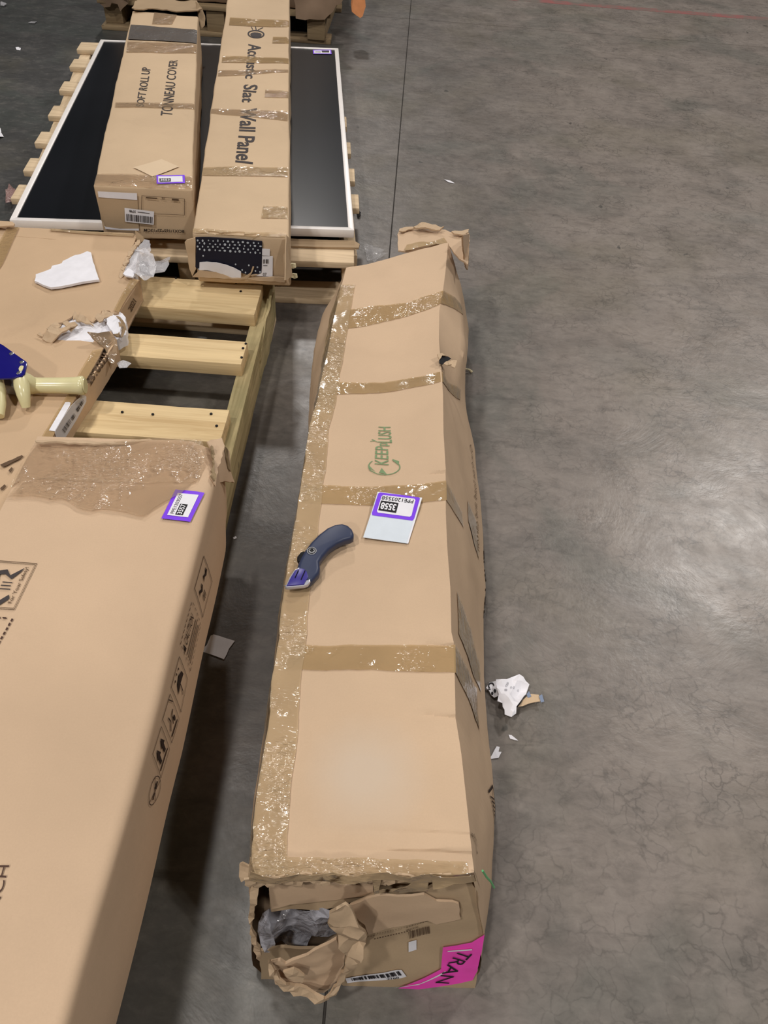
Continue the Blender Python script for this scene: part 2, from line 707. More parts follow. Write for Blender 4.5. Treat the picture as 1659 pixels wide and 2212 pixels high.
M_orange = plain('orange_cardboard', (0.75, 0.30, 0.12), 0.6, 0.3)
M_navy = plain('navy_rubber_handle', (0.030, 0.040, 0.085), 0.42, 0.45, 0, 0.05)
M_blue = plain('blue_plastic_nose', (0.040, 0.030, 0.24), 0.35, 0.5, 0, 0.05)
M_gun_blue = plain('glossy_blue_enamel', (0.012, 0.010, 0.16), 0.12, 0.6, 0, 0.03)
M_cream = plain('cream_plastic', (0.72, 0.66, 0.38), 0.22, 0.5, 0, 0.04)
M_steel = plain('bright_steel', (0.75, 0.75, 0.78), 0.25, 0.5, 0.9, 0.03)
M_silver = plain('silver_plastic', (0.55, 0.55, 0.62), 0.3, 0.5, 0.4, 0.03)
M_dark = plain('dark_slot', (0.006, 0.006, 0.008), 0.6, 0.2)
M_navy_cloth = plain('dark_navy_print', (0.010, 0.011, 0.026), 0.55, 0.3)
M_dot = plain('pale_dot_print', (0.50, 0.56, 0.64), 0.6, 0.3, 0, 0.2)
M_green = plain('green_strap_plastic', (0.10, 0.42, 0.16), 0.4, 0.4)
M_blue_grey = plain('blue_grey_paper', (0.20, 0.25, 0.36), 0.6, 0.3)
M_redfilm = film_mat('reddish_plastic_film', (0.45, 0.28, 0.26), 0.55, 0.2)
M_twine = plain('pale_twine', (0.62, 0.55, 0.36), 0.8, 0.2)


def screen_mat():
    m = Mat('dark_screen_glass')
    f = m.noise(m.coord(), 1.6, 2)
    return m.set(m.ramp(f, [(0.3, (0.006, 0.007, 0.009)), (0.7, (0.010, 0.011, 0.014))]), 0.26, None, 0.25)


M_screen = screen_mat()


def floor_mat():
    m = Mat('worn_concrete')
    co = m.coord()
    sep = m.n('ShaderNodeSeparateXYZ')
    m.l(co, sep.inputs[0])
    big = m.noise(co, 0.9, 6, 0.62, 0.4)
    mid = m.noise(m.coord(loc=(4, 9, 0)), 4.5, 6, 0.65, 0.5)
    fine = m.noise(co, 70, 4, 0.65)
    blot = m.noise(m.coord(loc=(11, 2, 0)), 1.7, 4, 0.6, 0.8)
    # floor colour lighter towards the right, darker towards the left, broken by noise
    x_tone = m.math('ADD', sep.outputs['X'], m.math('MULTIPLY', m.math('SUBTRACT', big, 0.5), 1.1))
    fac = m.ramp(m.math('MULTIPLY_ADD', x_tone, 0.28), [(0.0, 0.0), (1.0, 1.0)])
    ml = m.n('ShaderNodeMapRange')
    ml.inputs['From Min'].default_value = -0.9
    ml.inputs['From Max'].default_value = 0.75
    m.l(x_tone, ml.inputs['Value'])
    c = m.mix(ml.outputs[0], (0.070, 0.069, 0.068), (0.285, 0.243, 0.214))
    c = m.mix(m.ramp(mid, [(0.32, 0.75), (0.6, 0.0)]), c, m.mix(0.5, c, (0.045, 0.045, 0.042)))
    c = m.mix(m.ramp(mid, [(0.55, 0.0), (0.75, 0.45)]), c, m.mix(0.5, c, (0.27, 0.245, 0.22)))
    c = m.mix(m.ramp(blot, [(0.52, 0.0), (0.62, 0.55)]), c, m.mix(0.5, c, (0.085, 0.105, 0.092)))
    c = m.mix(m.ramp(m.noise(m.coord(loc=(2, 21, 0)), 2.1, 3, 0.6), [(0.52, 0.0), (0.66, 0.5)]), c,
              m.mix(0.5, c, (0.17, 0.15, 0.10)))
    # streaks
    stc = m.noise(m.coord((1.4, 7, 1), (0, 0, 0.1)), 3.2, 5, 0.7, 0.4)
    c = m.mix(m.ramp(stc, [(0.60, 0.0), (0.74, 0.6)]), c, m.mix(0.65, c, (0.035, 0.033, 0.03)))
    # hairline crazing
    warp = m.n('ShaderNodeMix', data_type='VECTOR')
    nv = m.n('ShaderNodeTexNoise')
    nv.inputs['Scale'].default_value = 16
    nv.inputs['Detail'].default_value = 5
    m.l(co, nv.inputs['Vector'])
    warp.inputs[0].default_value = 0.085
    m.l(co, warp.inputs[4])
    m.l(nv.outputs['Color'], warp.inputs[5])
    vo = m.n('ShaderNodeTexVoronoi', feature='DISTANCE_TO_EDGE')
    vo.inputs['Scale'].default_value = 34
    m.l(warp.outputs[1], vo.inputs['Vector'])
    cr = m.ramp(vo.outputs['Distance'], [(0.0, 1.0), (0.085, 0.0)])
    crm = m.math('MULTIPLY', cr, m.math('MULTIPLY', m.ramp(m.noise(m.coord(loc=(7, 7, 0)), 9, 6, 0.7), [(0.44, 0.0), (0.60, 0.85)]), ml.outputs[0]))
    c = m.mix(crm, c, m.mix(0.50, c, (0.03, 0.027, 0.025)))
    vo2 = m.n('ShaderNodeTexVoronoi')
    vo2.inputs['Scale'].default_value = 5
    m.l(warp.outputs[1], vo2.inputs['Vector'])
    c = m.mix(m.ramp(vo2.outputs['Distance'], [(0.035, 0.65), (0.06, 0.0)]), c, (0.03, 0.032, 0.03))
    mot = m.noise(m.coord((1, 1.8, 1), loc=(6, 3, 0)), 22, 6, 0.68, 0.5)
    c = m.mix(m.ramp(mot, [(0.30, 0.55), (0.50, 0.0)]), c, m.mix(0.55, c, (0.035, 0.033, 0.03)))
    c = m.mix(m.ramp(mot, [(0.52, 0.0), (0.72, 0.35)]), c, m.mix(0.5, c, (0.40, 0.36, 0.32)))
    c = m.mix(m.math('MULTIPLY', fine, 0.35), c, m.mix(0.6, c, (0.02, 0.02, 0.02)))
    n1 = m.bump(fine, 0.10, 0.002)
    n2 = m.bump(mid, 0.25, 0.012, n1)
    n3 = m.bump(crm, -0.3, 0.001, n2)
    r = m.ramp(m.noise(m.coord(loc=(1, 5, 0)), 8, 5, 0.65), [(0.3, 0.30), (0.7, 0.46)])
    return m.set(c, r, n3, 0.42)


M_floor = floor_mat()
M_joint = plain('dark_joint_filler', (0.050, 0.045, 0.041), 0.9, 0.1)


def redline_mat():
    m = Mat('worn_red_paint')
    f = m.noise(m.coord(), 6, 6, 0.7)
    c = m.ramp(f, [(0.40, (0.17, 0.145, 0.125)), (0.58, (0.30, 0.105, 0.10))])
    return m.set(c, 0.5, None, 0.4)


M_red = redline_mat()

# ================================================================ SETTING: floor of saw-cut slabs
bm = bmesh.new()
hexa(bm, [Vector(p) for p in ((-14, -5, -.2), (14, -5, -.2), (14, 24, -.2), (-14, 24, -.2),
                              (-14, -5, -.0025), (14, -5, -.0025), (14, 24, -.0025), (-14, 24, -.0025))], 0)
floor = structure(obj('floor', bm, M_joint))
j1a, j1b = U(886.7, 18), U(846, 494)
j2a, j2b = U(900, 42), U(1659, 103)
d1 = (j1b - j1a).normalized()
d2 = (j2b - j2a).normalized()


def isect(p, d, q, e):
    den = d.x * e.y - d.y * e.x
    t = ((q.x - p.x) * e.y - (q.y - p.y) * e.x) / den
    return p + d * t


g = 0.0022
for sx in (-1, 1):
    for sy in (-1, 1):
        p1 = j1a + Vector((sx * g, 0, 0))
        p2 = j2a + Vector((0, sy * g, 0))
        Xx = isect(p1, d1, p2, d2)
        xe, ye = (14 if sx > 0 else -14), (24 if sy > 0 else -5)
        a = Vector((xe, p2.y + d2.y / d2.x * (xe - p2.x), 0))
        b = Vector((xe, ye, 0))
        c = Vector((p1.x + d1.x / d1.y * (ye - p1.y), ye, 0))
        q = [Xx, a, b, c]
        if (q[1] - q[0]).cross(q[2] - q[0]).z < 0:
            q.reverse()
        bm = bmesh.new()
        hexa(bm, [p - Vector((0, 0, .15)) for p in q] + q, 0)
        obj('slab', bm, M_floor, floor)
# worn red safety line painted across the far aisle
ra, rb = U(1165, 2), U(1640, 40)
rd = (rb - ra).normalized()
rs = Vector((-rd.y, rd.x, 0)) * 0.035
bm = bmesh.new()
hexa(bm, [ra - rd * 0.3 - rs, rb + rd * 2 - rs, rb + rd * 2 + rs, ra - rd * 0.3 + rs] +
     [p + Vector((0, 0, 0.0008)) for p in (ra - rd * 0.3 - rs, rb + rd * 2 - rs, rb + rd * 2 + rs, ra - rd * 0.3 + rs)], 0)
obj('painted_line', bm, M_red, floor)

# ================================================================ LONG CRUMPLED CARTON (right)
ZT = 0.32


def curve(pts):
    w = [U(*p) for p in pts]
    w.sort(key=lambda q: q.y)
    return [q.y for q in w], [q.x for q in w], [q.z for q in w]


TR = curve([(1024, 1905, ZT), (1025, 1882, ZT), (1014, 1790, ZT), (997, 1630, ZT), (984, 1543, ZT), (981, 1391, ZT),
            (975, 1365, ZT), (973, 1272, ZT), (966, 1180, ZT), (963, 1107, ZT), (963, 1015, ZT), (958, 934, ZT), (957, 852, ZT),
            (953, 791, ZT - .006), (948, 735, ZT - .012), (949, 670, ZT - .01), (957, 627, ZT), (962, 589, ZT), (968, 524, ZT - .005)])
TL = curve([(558, 1900, ZT), (545, 1860, ZT - .005), (552, 1756, ZT), (565, 1669, ZT), (580, 1582, ZT), (589, 1474, ZT), (600, 1408, ZT),
            (607, 1339, ZT), (616, 1272, ZT), (624, 1221, ZT), (639, 1137, ZT), (651, 1053, ZT), (661, 985, ZT), (671, 918, ZT),
            (687, 867, ZT - .005), (694, 826, ZT - .01), (706, 775, ZT - .015), (714, 735, ZT - .02), (722, 690, ZT - .025), (729, 658, ZT - .02),
            (738, 616, ZT - .02), (748, 578, ZT - .02)])
RB = curve([(1026, 2130, .03), (1036, 2089, .04), (1047, 2016, .05), (1063, 1912, .06), (1066, 1821, .06), (1069, 1747, .06), (1064, 1682, .06),
            (1056, 1604, .06), (1051, 1539, .06), (1045, 1465, .06), (1046, 1387, .06), (1046, 1339, .06), (1047, 1272, .06), (1043, 1154, .06),
            (1034, 1046, .06), (1026, 978, .06), (1009, 901, .06), (1001, 822, .06), (1008, 783, .06), (1012, 727, .06), (1014, 644, .06), (1011, 583, .06)])
RM = curve([(1040, 1960, .2), (1046, 1885, .2), (1046, 1800, .2), (1040, 1700, .2), (1029, 1590, .2), (1016, 1450, .2), (1014, 1300, .2),
            (1009, 1150, .2), (1003, 1050, .2), (993, 950, .2), (984, 860, .2), (992, 800, .22), (1002, 735, .23), (998, 680, .23), (992, 640, .2), (998, 560, .2)])
LB = curve([(548, 2080, .03), (551, 1960, .03), (560, 1800, .03), (590, 1590, .03), (612, 1400, .03), (640, 1220, .03), (661, 1053, .03),
            (668, 930, .06), (669, 875, .08), (670, 838, .1), (673, 791, .12), (688, 724, .12), (705, 669, .12), (730, 630, .10), (745, 590, .06)])
Y_FL, Y_FR = U(562, 1902, ZT).y, U(1024, 1905, ZT).y
Y_BL, Y_BR = U(748, 578, ZT - .02).y, U(968, 524, ZT - .005).y
CREASE = [(U(980, 1391, ZT).y, .005), (U(990, 1545, ZT).y, .004), (U(962, 1017, ZT).y, .004), (U(955, 640, ZT).y, .005), (U(1010, 1800, ZT).y, .002),
          (U(1015, 1840, ZT).y, .003)]


def long_surface(u, y):
    """u 0..1 left side, 1..2 top, 2..3 right side"""
    tl = Vector((interp(y, TL[0], TL[1]), y, interp(y, TL[0], TL[2])))
    tr = Vector((interp(y, TR[0], TR[1]), y, interp(y, TR[0], TR[2])))
    if u < 1:
        zb = interp(y, LB[0], LB[2])
        b = Vector((interp(y, LB[0], LB[1]), y, zb))
        if u < 0.12:
            p = Vector((b.x + 0.012 * (1 - u / .12), y, lerp(0.001, zb, u / .12)))
        else:
            t = (u - .12) / .88
            p = b.lerp(tl, t)
            p.x -= 0.006 * math.sin(math.pi * t)
        k = math.sin(math.pi * clamp(u)) * 0.5
        far = smooth((y - 1.05) / 0.3)
        p.x += k * (0.012 + 0.02 * far) * fractal(p, 6, 2)
    elif u <= 2:
        t = u - 1
        p = tl.lerp(tr, t)
        k = math.sin(math.pi * t) ** 0.5 if 0 < t < 1 else 0
        p.z += k * (0.006 * fractal(p, 5, 4) + 0.002 * fractal(p, 14, 5))
        p.z -= 0.006 * math.sin(math.pi * t) * smooth((y - .5) / .5)
        for yc, h in CREASE:
            dy = y - (yc + 0.012 * math.sin(t * 3 + yc * 9) * (1 - t))
            p.z += h * (smooth((dy + .0015) / .003) - 1) * math.exp(-abs(dy) / .03) * (0.35 + 0.65 * t) if dy < .0015 else 0
        # sag before the far end
        p.z -= 0.008 * math.exp(-((y - 1.45) / .1) ** 2) * math.sin(math.pi * t)
    else:
        t = u - 2
        m = Vector((interp(y, RM[0], RM[1]), y, interp(y, RM[0], RM[2])))
        zb = interp(y, RB[0], RB[2])
        b = Vector((interp(y, RB[0], RB[1]), y, zb))
        if t < 0.4:
            p = tr.lerp(m, t / .4)
        elif t < .85:
            p = m.lerp(b, (t - .4) / .45)
        else:
            p = b.lerp(Vector((b.x - 0.012, y, 0.001)), (t - .85) / .15)
        p.x += 0.006 * math.sin(math.pi * clamp(t)) * fractal(p, 7, 8)
    return p


def yrange(u):
    f = lerp(Y_FL, Y_FR, clamp(u - 1))
    b = lerp(Y_BL, Y_BR, clamp(u - 1))
    if u > 2:
        f -= 0.043 * (u - 2)
        b -= 0.03 * (u - 2) * 0
    if u < 1:
        f -= 0.034 * (1 - u)
    return f, b


def surf_grid(bm, S, us, rows, off=0.0, mi=0):
    """rows: list of functions u -> y"""
    grid = []
    for u in us:
        col = []
        for r in rows:
            y = r(u)
            p = S(u, y)
            if off:
                e = 0.004
                du = S(min(u + e, 3), y) - S(max(u - e, 0), y)
                dy = S(u, y + e) - S(u, y - e)
                nn = du.cross(dy)
                if nn.length > 1e-12:
                    nn.normalize()
                    p = p + nn * off
            col.append(bm.verts.new(p))
        grid.append(col)
    for i in range(len(us) - 1):
        for j in range(len(rows) - 1):
            bm.faces.new([grid[i][j], grid[i + 1][j], grid[i + 1][j + 1], grid[i][j + 1]]).material_index = mi
    return grid


long_box = thing('carton', 'long crumpled brown carton on the floor, bound with amber tape, torn open at near end', 'box',
                 (0.03, 1.0, 0))
us = [0, .12] + [.12 + .88 * k / 9 for k in range(1, 9)] + [1 + k / 26 for k in range(27)] + [2 + .4 * k / 6 for k in range(1, 7)] + \
     [2.4 + .45 * k / 6 for k in range(1, 7)] + [2.92, 3]
vs_ = sorted(set([k / 170 for k in range(171)] + [clamp((yc + d - Y_FR) / (Y_BR - Y_FR)) for yc, h in CREASE for d in (-.004, -.0015, 0, .0015, .004)]))
bm = bmesh.new()
rows = [(lambda u, v=v: lerp(*yrange(u), v)) for v in vs_]
gr = surf_grid(bm, long_surface, us, rows)
bm.faces.new([c[-1] for c in gr][::-1])          # far end
for j in range(len(rows) - 1):                    # underside
    bm.faces.new([gr[-1][j], gr[0][j], gr[0][j + 1], gr[-1][j + 1]])
bmesh.ops.recalc_face_normals(bm, faces=bm.faces)
body = obj('body', bm, M_box_long, long_box, 28)
LB_BVH = bvh_of(body)


def strip(name, mat, u0, u1, ya, yb, nu=40, nv=8, off=0.0016, parent=long_box, S=long_surface, wob=0.0015, seed=0):
    """tape: ya(u), yb(u) are its near and far edges"""
    b = bmesh.new()
    uu = [lerp(u0, u1, k / nu) for k in range(nu + 1)]
    rr = []
    for k in range(nv + 1):
        t = k / nv
        rr.append(lambda u, t=t: lerp(ya(u), yb(u), t) + wob * nz((u * 3, t * .5, 1), 6, seed + (1 if t > .5 else 0)) * (1 if k in (0, nv) else .3))
    surf_grid(b, S, uu, rr, off)
    return obj(name, b, mat, parent, 60)


def pw(*pts):
    xs = [p[0] for p in pts]
    ys = [p[1] for p in pts]
    return lambda u: interp(u, xs, ys)


def Y(px, py, z=ZT):
    return U(px, py, z).y


# cross tapes (near edge, far edge), continuing down the right side
strip('tape', M_tape, 0.9, 2.42, pw((.9, Y(728, 696)), (1, Y(728, 696)), (2, Y(950, 650)), (2.42, Y(995, 700, .2))),
      pw((.9, Y(735, 655)), (1, Y(735, 655)), (2, Y(955, 628)), (2.42, Y(998, 672, .2))), seed=1)
strip('tape', M_tape, 0.98, 2.5, pw((1, Y(690, 848)), (1.5, Y(840, 843)), (2, Y(953, 822)), (2.5, Y(1000, 868, .17))),
      pw((1, Y(697, 818)), (1.5, Y(840, 818)), (2, Y(953, 799)), (2.5, Y(1000, 850, .17))), seed=2)
strip('tape', M_tape, 0.98, 2.3, pw((1, Y(655, 1088)), (2, Y(962, 1080)), (2.3, Y(1001, 1140, .23))),
      pw((1, Y(660, 1046)), (2, Y(962, 1038)), (2.3, Y(1002, 1108, .23))), seed=3)
strip('tape', M_tape, 0.9, 2.6, pw((.9, Y(597, 1448)), (2, Y(981, 1452)), (2.6, Y(1046, 1590, .12))),
      pw((.9, Y(604, 1396)), (2, Y(980, 1392)), (2.6, Y(1040, 1500, .12))), seed=4)
strip('tape', M_tape, 2.12, 2.7, pw((2.12, Y(1008, 1380, .27)), (2.7, Y(1045, 1500, .1))),
      pw((2.12, Y(1000, 1290, .27)), (2.7, Y(1045, 1440, .1))), 16, 6, seed=5)
strip('tape', M_tape, 2.45, 2.7, pw((2.45, Y(1020, 1130, .18)), (2.7, Y(1040, 1200, .12))),
      pw((2.45, Y(1015, 1085, .18)), (2.7, Y(1036, 1120, .12))), 10, 5, seed=6)


def edge_strip(name, mat, y0, y1, du0, du1, n=120, seed=3, off=0.0024):
    b = bmesh.new()
    cols = [lerp(-.18, 0, k / 3) for k in range(3)] + [k / 6 for k in range(7)]
    rows_ = []
    for k in range(n + 1):
        y = lerp(y0, y1, k / n)
        rowv = []
        for c in cols:
            wd = lerp(du0, du1, k / n) * (1 + .06 * nz((y * 20, 0, 0), 1, seed))
            u = 1 + (c * wd if c > 0 else c)
            p = long_surface(u, y)
            e = .003
            dd = long_surface(min(u + .004, 2), y) - long_surface(max(u - .004, 0), y)
            q = long_surface(u, y + e) - long_surface(u, y - e)
            nn = dd.cross(q).normalized()
            rowv.append(b.verts.new(p + nn * (off + .0012 * fractal(p, 60, seed))))
        rows_.append(rowv)
    for i in range(n):
        for j in range(len(cols) - 1):
            b.faces.new([rows_[i][j], rows_[i][j + 1], rows_[i + 1][j + 1], rows_[i + 1][j]])
    return obj(name, b, mat, long_box, 60)


edge_strip('edge_tape', M_tape_wr, Y(556, 1890), Y(742, 600), 0.155, 0.135)
strip('end_tape', M_tape_wr, 0.75, 1.97, pw((.75, Y(545, 1897)), (1, Y(552, 1900)), (2, Y(1020, 1902))),
      pw((.75, Y(545, 1852)), (1, Y(555, 1848)), (2, Y(1020, 1862))), 70, 10, 0.003, seed=9)

# green printed emblem with lettering running along the box
ink = Ink()
ink.text('KEEP', 0.20, 0.36, 0.56, 0.80, 0.004)
ink.text('LUSH', 0.64, 0.20, 1.0, 0.72, 0.004)
ink.stroke([(.575, .30), (.575, .62), (.62, .62), (.62, .40), (.58, .40)], 0.018, 0.05)
ink.stroke([(.64, .72), (.70, .95)], 0.012, 0.05)
ink.stroke([(.67, .84), (.655, 1.0)], 0.012, 0.04)
ink.ring(0.165, 0.50, 0.155, 0.50, 0.012, 0.035, 40, 0.9, 5.6)
ink.poly([(0.06, .76), (.13, .98), (.17, .97), (.10, .84)])
ink.poly([(0.02, .42), (.05, .66), (.13, .58)])
ink.poly([(0.20, .06), (.27, .02), (.32, .22), (.30, .24)])
q = [U(868, 1018, ZT), U(855, 915, ZT), U(803, 915, ZT), U(794, 1018, ZT)]
obj('printed_emblem', lay(ink, q, LB_BVH, off=.0014), M_ink_green, long_box)
# writing on the right side
sn = Vector((0.86, 0, 0.5))


def side_quad(a, b, wd):
    """text frame on the right side: a start, b end (world), going down by wd"""
    dn = Vector((0.45, 0, -0.9)).normalized() * wd
    return [a + dn, b + dn, b, a]


ink = Ink().text('Out free load and carton', 0, 0, 1, 1, -0.01, 0.35)
a_, b_ = UP(1012, 955, Vector((.13, 1, .2)), sn), UP(1016, 1185, Vector((.13, 1, .2)), sn)
obj('printed_script', lay(ink, side_quad(a_, b_, .022), LB_BVH, sn, .002), M_ink_soft, long_box)
ink = Ink().text('CURATE', 0, 0, 1, 1, 0.01, 0.3)
a_, b_ = UP(1040, 1180, Vector((.2, .9, .08)), sn), UP(1043, 1335, Vector((.2, .9, .08)), sn)
obj('printed_word', lay(ink, side_quad(a_, b_, .03), LB_BVH, sn, .002), M_ink, long_box)
ink = Ink().poly([(0, 0), (.55, .9), (.62, .9), (.09, 0)]).poly([(0.1, 0), (1, 0), (1, .08), (.1, .08)])
for k in range(5):
    ink.stroke([(.42 + .1 * k, .1), (.62 + .06 * k, .72 - .1 * k)], .035, .05)
a_, b_ = UP(1037, 1655, Vector((.2, .6, .12)), sn), UP(1052, 1745, Vector((.2, .6, .12)), sn)
obj('printed_mark', lay(ink, side_quad(a_, b_, .07), LB_BVH, sn, .002), M_ink, long_box)

ink = Ink().stroke([(0, .9), (.25, .8), (.35, .55)], .03, .05).stroke([(.1, 1), (.5, .75), (.75, .2), (.95, .05)], .035, .05).stroke([(.45, 1), (.8, .7), (.9, .4)], .03, .05).disc(.93, .08, .06, .07)
obj('scratches', lay(ink, [U(1012, 1842, .30), U(1046, 1842, .27), U(1046, 1800, .27), U(1012, 1800, .315)], LB_BVH, Vector((.6, 0, .8)), .0015), M_ink_soft, long_box)
# dark puncture with torn lips on the right edge
bm = bmesh.new()
pn = Vector((0.3, 0, 1)).normalized()
p0 = U(962, 778, .315) + pn * .004
sheet(bm, [UP(x, y, p0, pn) for x, y in ((947, 770), (955, 766), (968, 770), (975, 774), (966, 780), (956, 787), (949, 784))], pn, .006, .001, .001, 60, .0006, 3)
obj('puncture', bm, M_dark, long_box)
bm = bmesh.new()
for pts in (((944, 766), (955, 763), (966, 768), (955, 768), (950, 776)), ((958, 786), (968, 779), (982, 778), (976, 786), (966, 790)),
            ((975, 776), (986, 780), (983, 793), (976, 790))):
    sheet(bm, [UP(x, y, p0 + pn * .003, pn) for x, y in pts], pn, .006, .002, .004, 70, .001, 5)
obj('torn_lip', bm, M_box_in, long_box, flat=True)

# ---- far end: opened flap and torn edge
zf = .292
bm = bmesh.new()
pp = lambda x, y: (640 + x / 3.607, 450 + y / 3.607)
R1 = lambda pts, z: [U(*pp(*p), z) for p in pts]
fl = R1([(795, 320), (788, 205), (805, 160), (860, 148), (920, 150), (1040, 165), (1160, 160), (1200, 175), (1290, 180), (1340, 160), (1352, 200),
         (1345, 330), (1335, 440), (1270, 390), (1175, 290), (1170, 268), (1000, 300), (850, 330)], zf)
sheet(bm, fl, sp=.012, thick=.004, amp=.006, ns=14, jag=.0012, seed=12)
obj('end_flap', bm, M_box_long, long_box, 30)
bm = bmesh.new()
sheet(bm, R1([(915, 140), (960, 125), (1010, 118), (1060, 130), (1150, 150), (1120, 165), (1030, 160), (950, 158)], zf + .012), sp=.008, thick=.004, amp=.006,
      ns=40, jag=.002, seed=13)
sheet(bm, R1([(800, 175), (830, 150), (905, 140), (930, 155), (870, 165), (830, 180)], zf + .008), sp=.008, thick=.003, amp=.004, ns=40, jag=.001, seed=14)
sheet(bm, R1([(1210, 180), (1290, 175), (1345, 165), (1340, 190), (1290, 205), (1230, 195)], zf + .006), sp=.008, thick=.004, amp=.003, ns=40, jag=.001, seed=15)
obj('torn_edge', bm, M_box_in, long_box, flat=True)
bm = bmesh.new()
vn = Vector((1, -0.15, 0.1)).normalized()
p0 = U(*pp(1340, 300), zf)
sheet(bm, [UP(*pp(*p), p0, vn) for p in ((1300, 210), (1350, 195), (1345, 380), (1338, 480), (1318, 440), (1306, 330))], vn, .012, .004, .002, 20, .001, 16)
obj('side_flap', bm, M_box_long, long_box, 30)
bm = bmesh.new()
sheet(bm, R1([(860, 285), (960, 262), (1060, 262), (1150, 235), (1178, 268), (1000, 296), (840, 322)], zf + .006), sp=.01, thick=.0005, amp=.004, ns=30, jag=.001, seed=17)
obj('flap_tape', bm, M_tape_wr, long_box, 60)

# ---- near end: torn panel, hole with plastic, hanging scrap, labels
FT = U(560, 1905, ZT)
FA, FB, FC_ = Vector((-.135, Y_FL + .004, ZT)), Vector((.145, Y_FR + .004, ZT)), U(1024, 2136, .0)
fn = (FB - FA).cross(FC_ - FA).normalized()
if fn.y > 0:
    fn = -fn
q4 = lambda x, y: (480 + x / 2.592, 1800 + y / 2.592)


def FP(pts, off=0.0, conv=q4):
    """points on the near-end plane, pushed out by off"""
    return [UP(*conv(*p), FA + fn * off, fn) for p in pts]


bm = bmesh.new()       # outer panel (right) with barcode
sheet(bm, FP([(720, 405), (900, 330), (1130, 325), (1180, 300), (1400, 290), (1430, 330), (1435, 420), (1470, 560), (1440, 700), (1415, 885), (1180, 905),
              (960, 890), (720, 885), (640, 830), (640, 560)], -.002), fn, .014, .004, .004, 9, .001, 21)
# inner strip at the top
sheet(bm, FP([(262, 285), (600, 280), (850, 278), (1000, 265), (1410, 255), (1410, 345), (1130, 330), (860, 345), (640, 415), (520, 430), (385, 425), (275, 440)], -.014),
      fn, .014, .004, .003, 12, .0015, 22)
# left lower cheek
sheet(bm, FP([(205, 660), (330, 640), (440, 650), (640, 640), (640, 880), (480, 885), (300, 875), (225, 860)], -.012), fn, .014, .004, .004, 10, .001, 23)
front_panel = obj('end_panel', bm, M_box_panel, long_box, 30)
front_panel['label'] = 'dull brown end panel'
FP_BVH = bvh_of(front_panel)
bm = bmesh.new()       # lighter torn layer across the middle
sheet(bm, FP([(820, 580), (800, 520), (745, 470), (690, 430), (720, 405), (860, 352), (900, 345), (1060, 350), (1130, 345), (1200, 385), (1290, 390), (1325, 400), (1335, 485), (1280, 500), (1200, 515),
              (1150, 490), (1080, 510), (960, 535)], .004), fn, .013, .003, .004, 10, .0012, 24)
obj('torn_layer', bm, M_box_long, long_box, 30)
bm = bmesh.new()       # inner flap edge lit below the top
sheet(bm, FP([(262, 290), (600, 285), (845, 282), (850, 345), (640, 375), (520, 385), (380, 405), (275, 430)], -.008), fn, .012, .003, .002, 14, .0012, 25)
obj('inner_flap', bm, M_box_long, long_box, 30)
bm = bmesh.new()       # frayed edge of the top
rr = random.Random(5)
top_edge = [(130 + k * 26, 262 + 8 * math.sin(k * .9) + (12 if k < 12 else -6 if k > 34 else 0)) for k in range(50)]
for k in range(0, 46, 2):
    x, y = top_edge[k]
    hgt = rr.uniform(12, 32)
    sheet(bm, FP([(x - 8, y - 16), (x + 62, y - 18 + rr.uniform(-6, 6)), (x + 58, y + hgt * rr.uniform(.5, 1)), (x + 20, y + hgt), (x - 4, y + hgt * .6)], .006 + rr.uniform(0, .006)),
          fn, .006, .0025, .003, 60, .001, 30 + k)
obj('frayed_edge', bm, M_box_in, long_box, flat=True)
bm = bmesh.new()       # loose clear tape along the torn edge
sheet(bm, FP([(160, 215), (500, 240), (860, 240), (1180, 225), (1410, 220), (1425, 270), (1180, 268), (860, 262), (500, 275), (180, 285), (150, 250)], .015),
      fn, .012, .0004, .007, 30, .002, 41)
sheet(bm, FP([(840, 250), (890, 250), (880, 335), (850, 345)], .012), fn, .01, .0004, .004, 40, .001, 42)
sheet(bm, FP([(950, 320), (1080, 255), (1160, 250), (1150, 315), (1000, 345)], .012), fn, .012, .0004, .006, 30, .001, 43)
sheet(bm, FP([(1165, 235), (1300, 250), (1410, 245), (1420, 285), (1300, 285), (1180, 300)], .018), fn, .012, .0004, .008, 30, .001, 44)
obj('loose_tape', bm, M_tape_wr, long_box, 60)
bm = bmesh.new()       # torn tail sticking out on the left
lp = U(500, 1885, .25)
sheet(bm, [UP(*q4(*p), lp, Vector((-.2, -1, .6)).normalized()) for p in ((92, 180), (110, 170), (140, 185), (200, 195), (205, 240), (150, 245), (110, 268), (95, 240))],
      Vector((-.2, -1, .6)), .007, .003, .004, 50, .001, 45)
obj('torn_tail', bm, M_box_in, long_box, flat=True)
bm = bmesh.new()       # dark ragged left cut
sheet(bm, FP([(175, 290), (215, 282), (195, 360), (178, 440), (165, 520), (190, 600), (215, 650), (208, 720), (190, 700), (160, 600), (148, 470), (155, 360)], .010), fn, .008, .005, .005, 40, .002, 46)
obj('cut_edge', bm, M_box_in, long_box, flat=True)
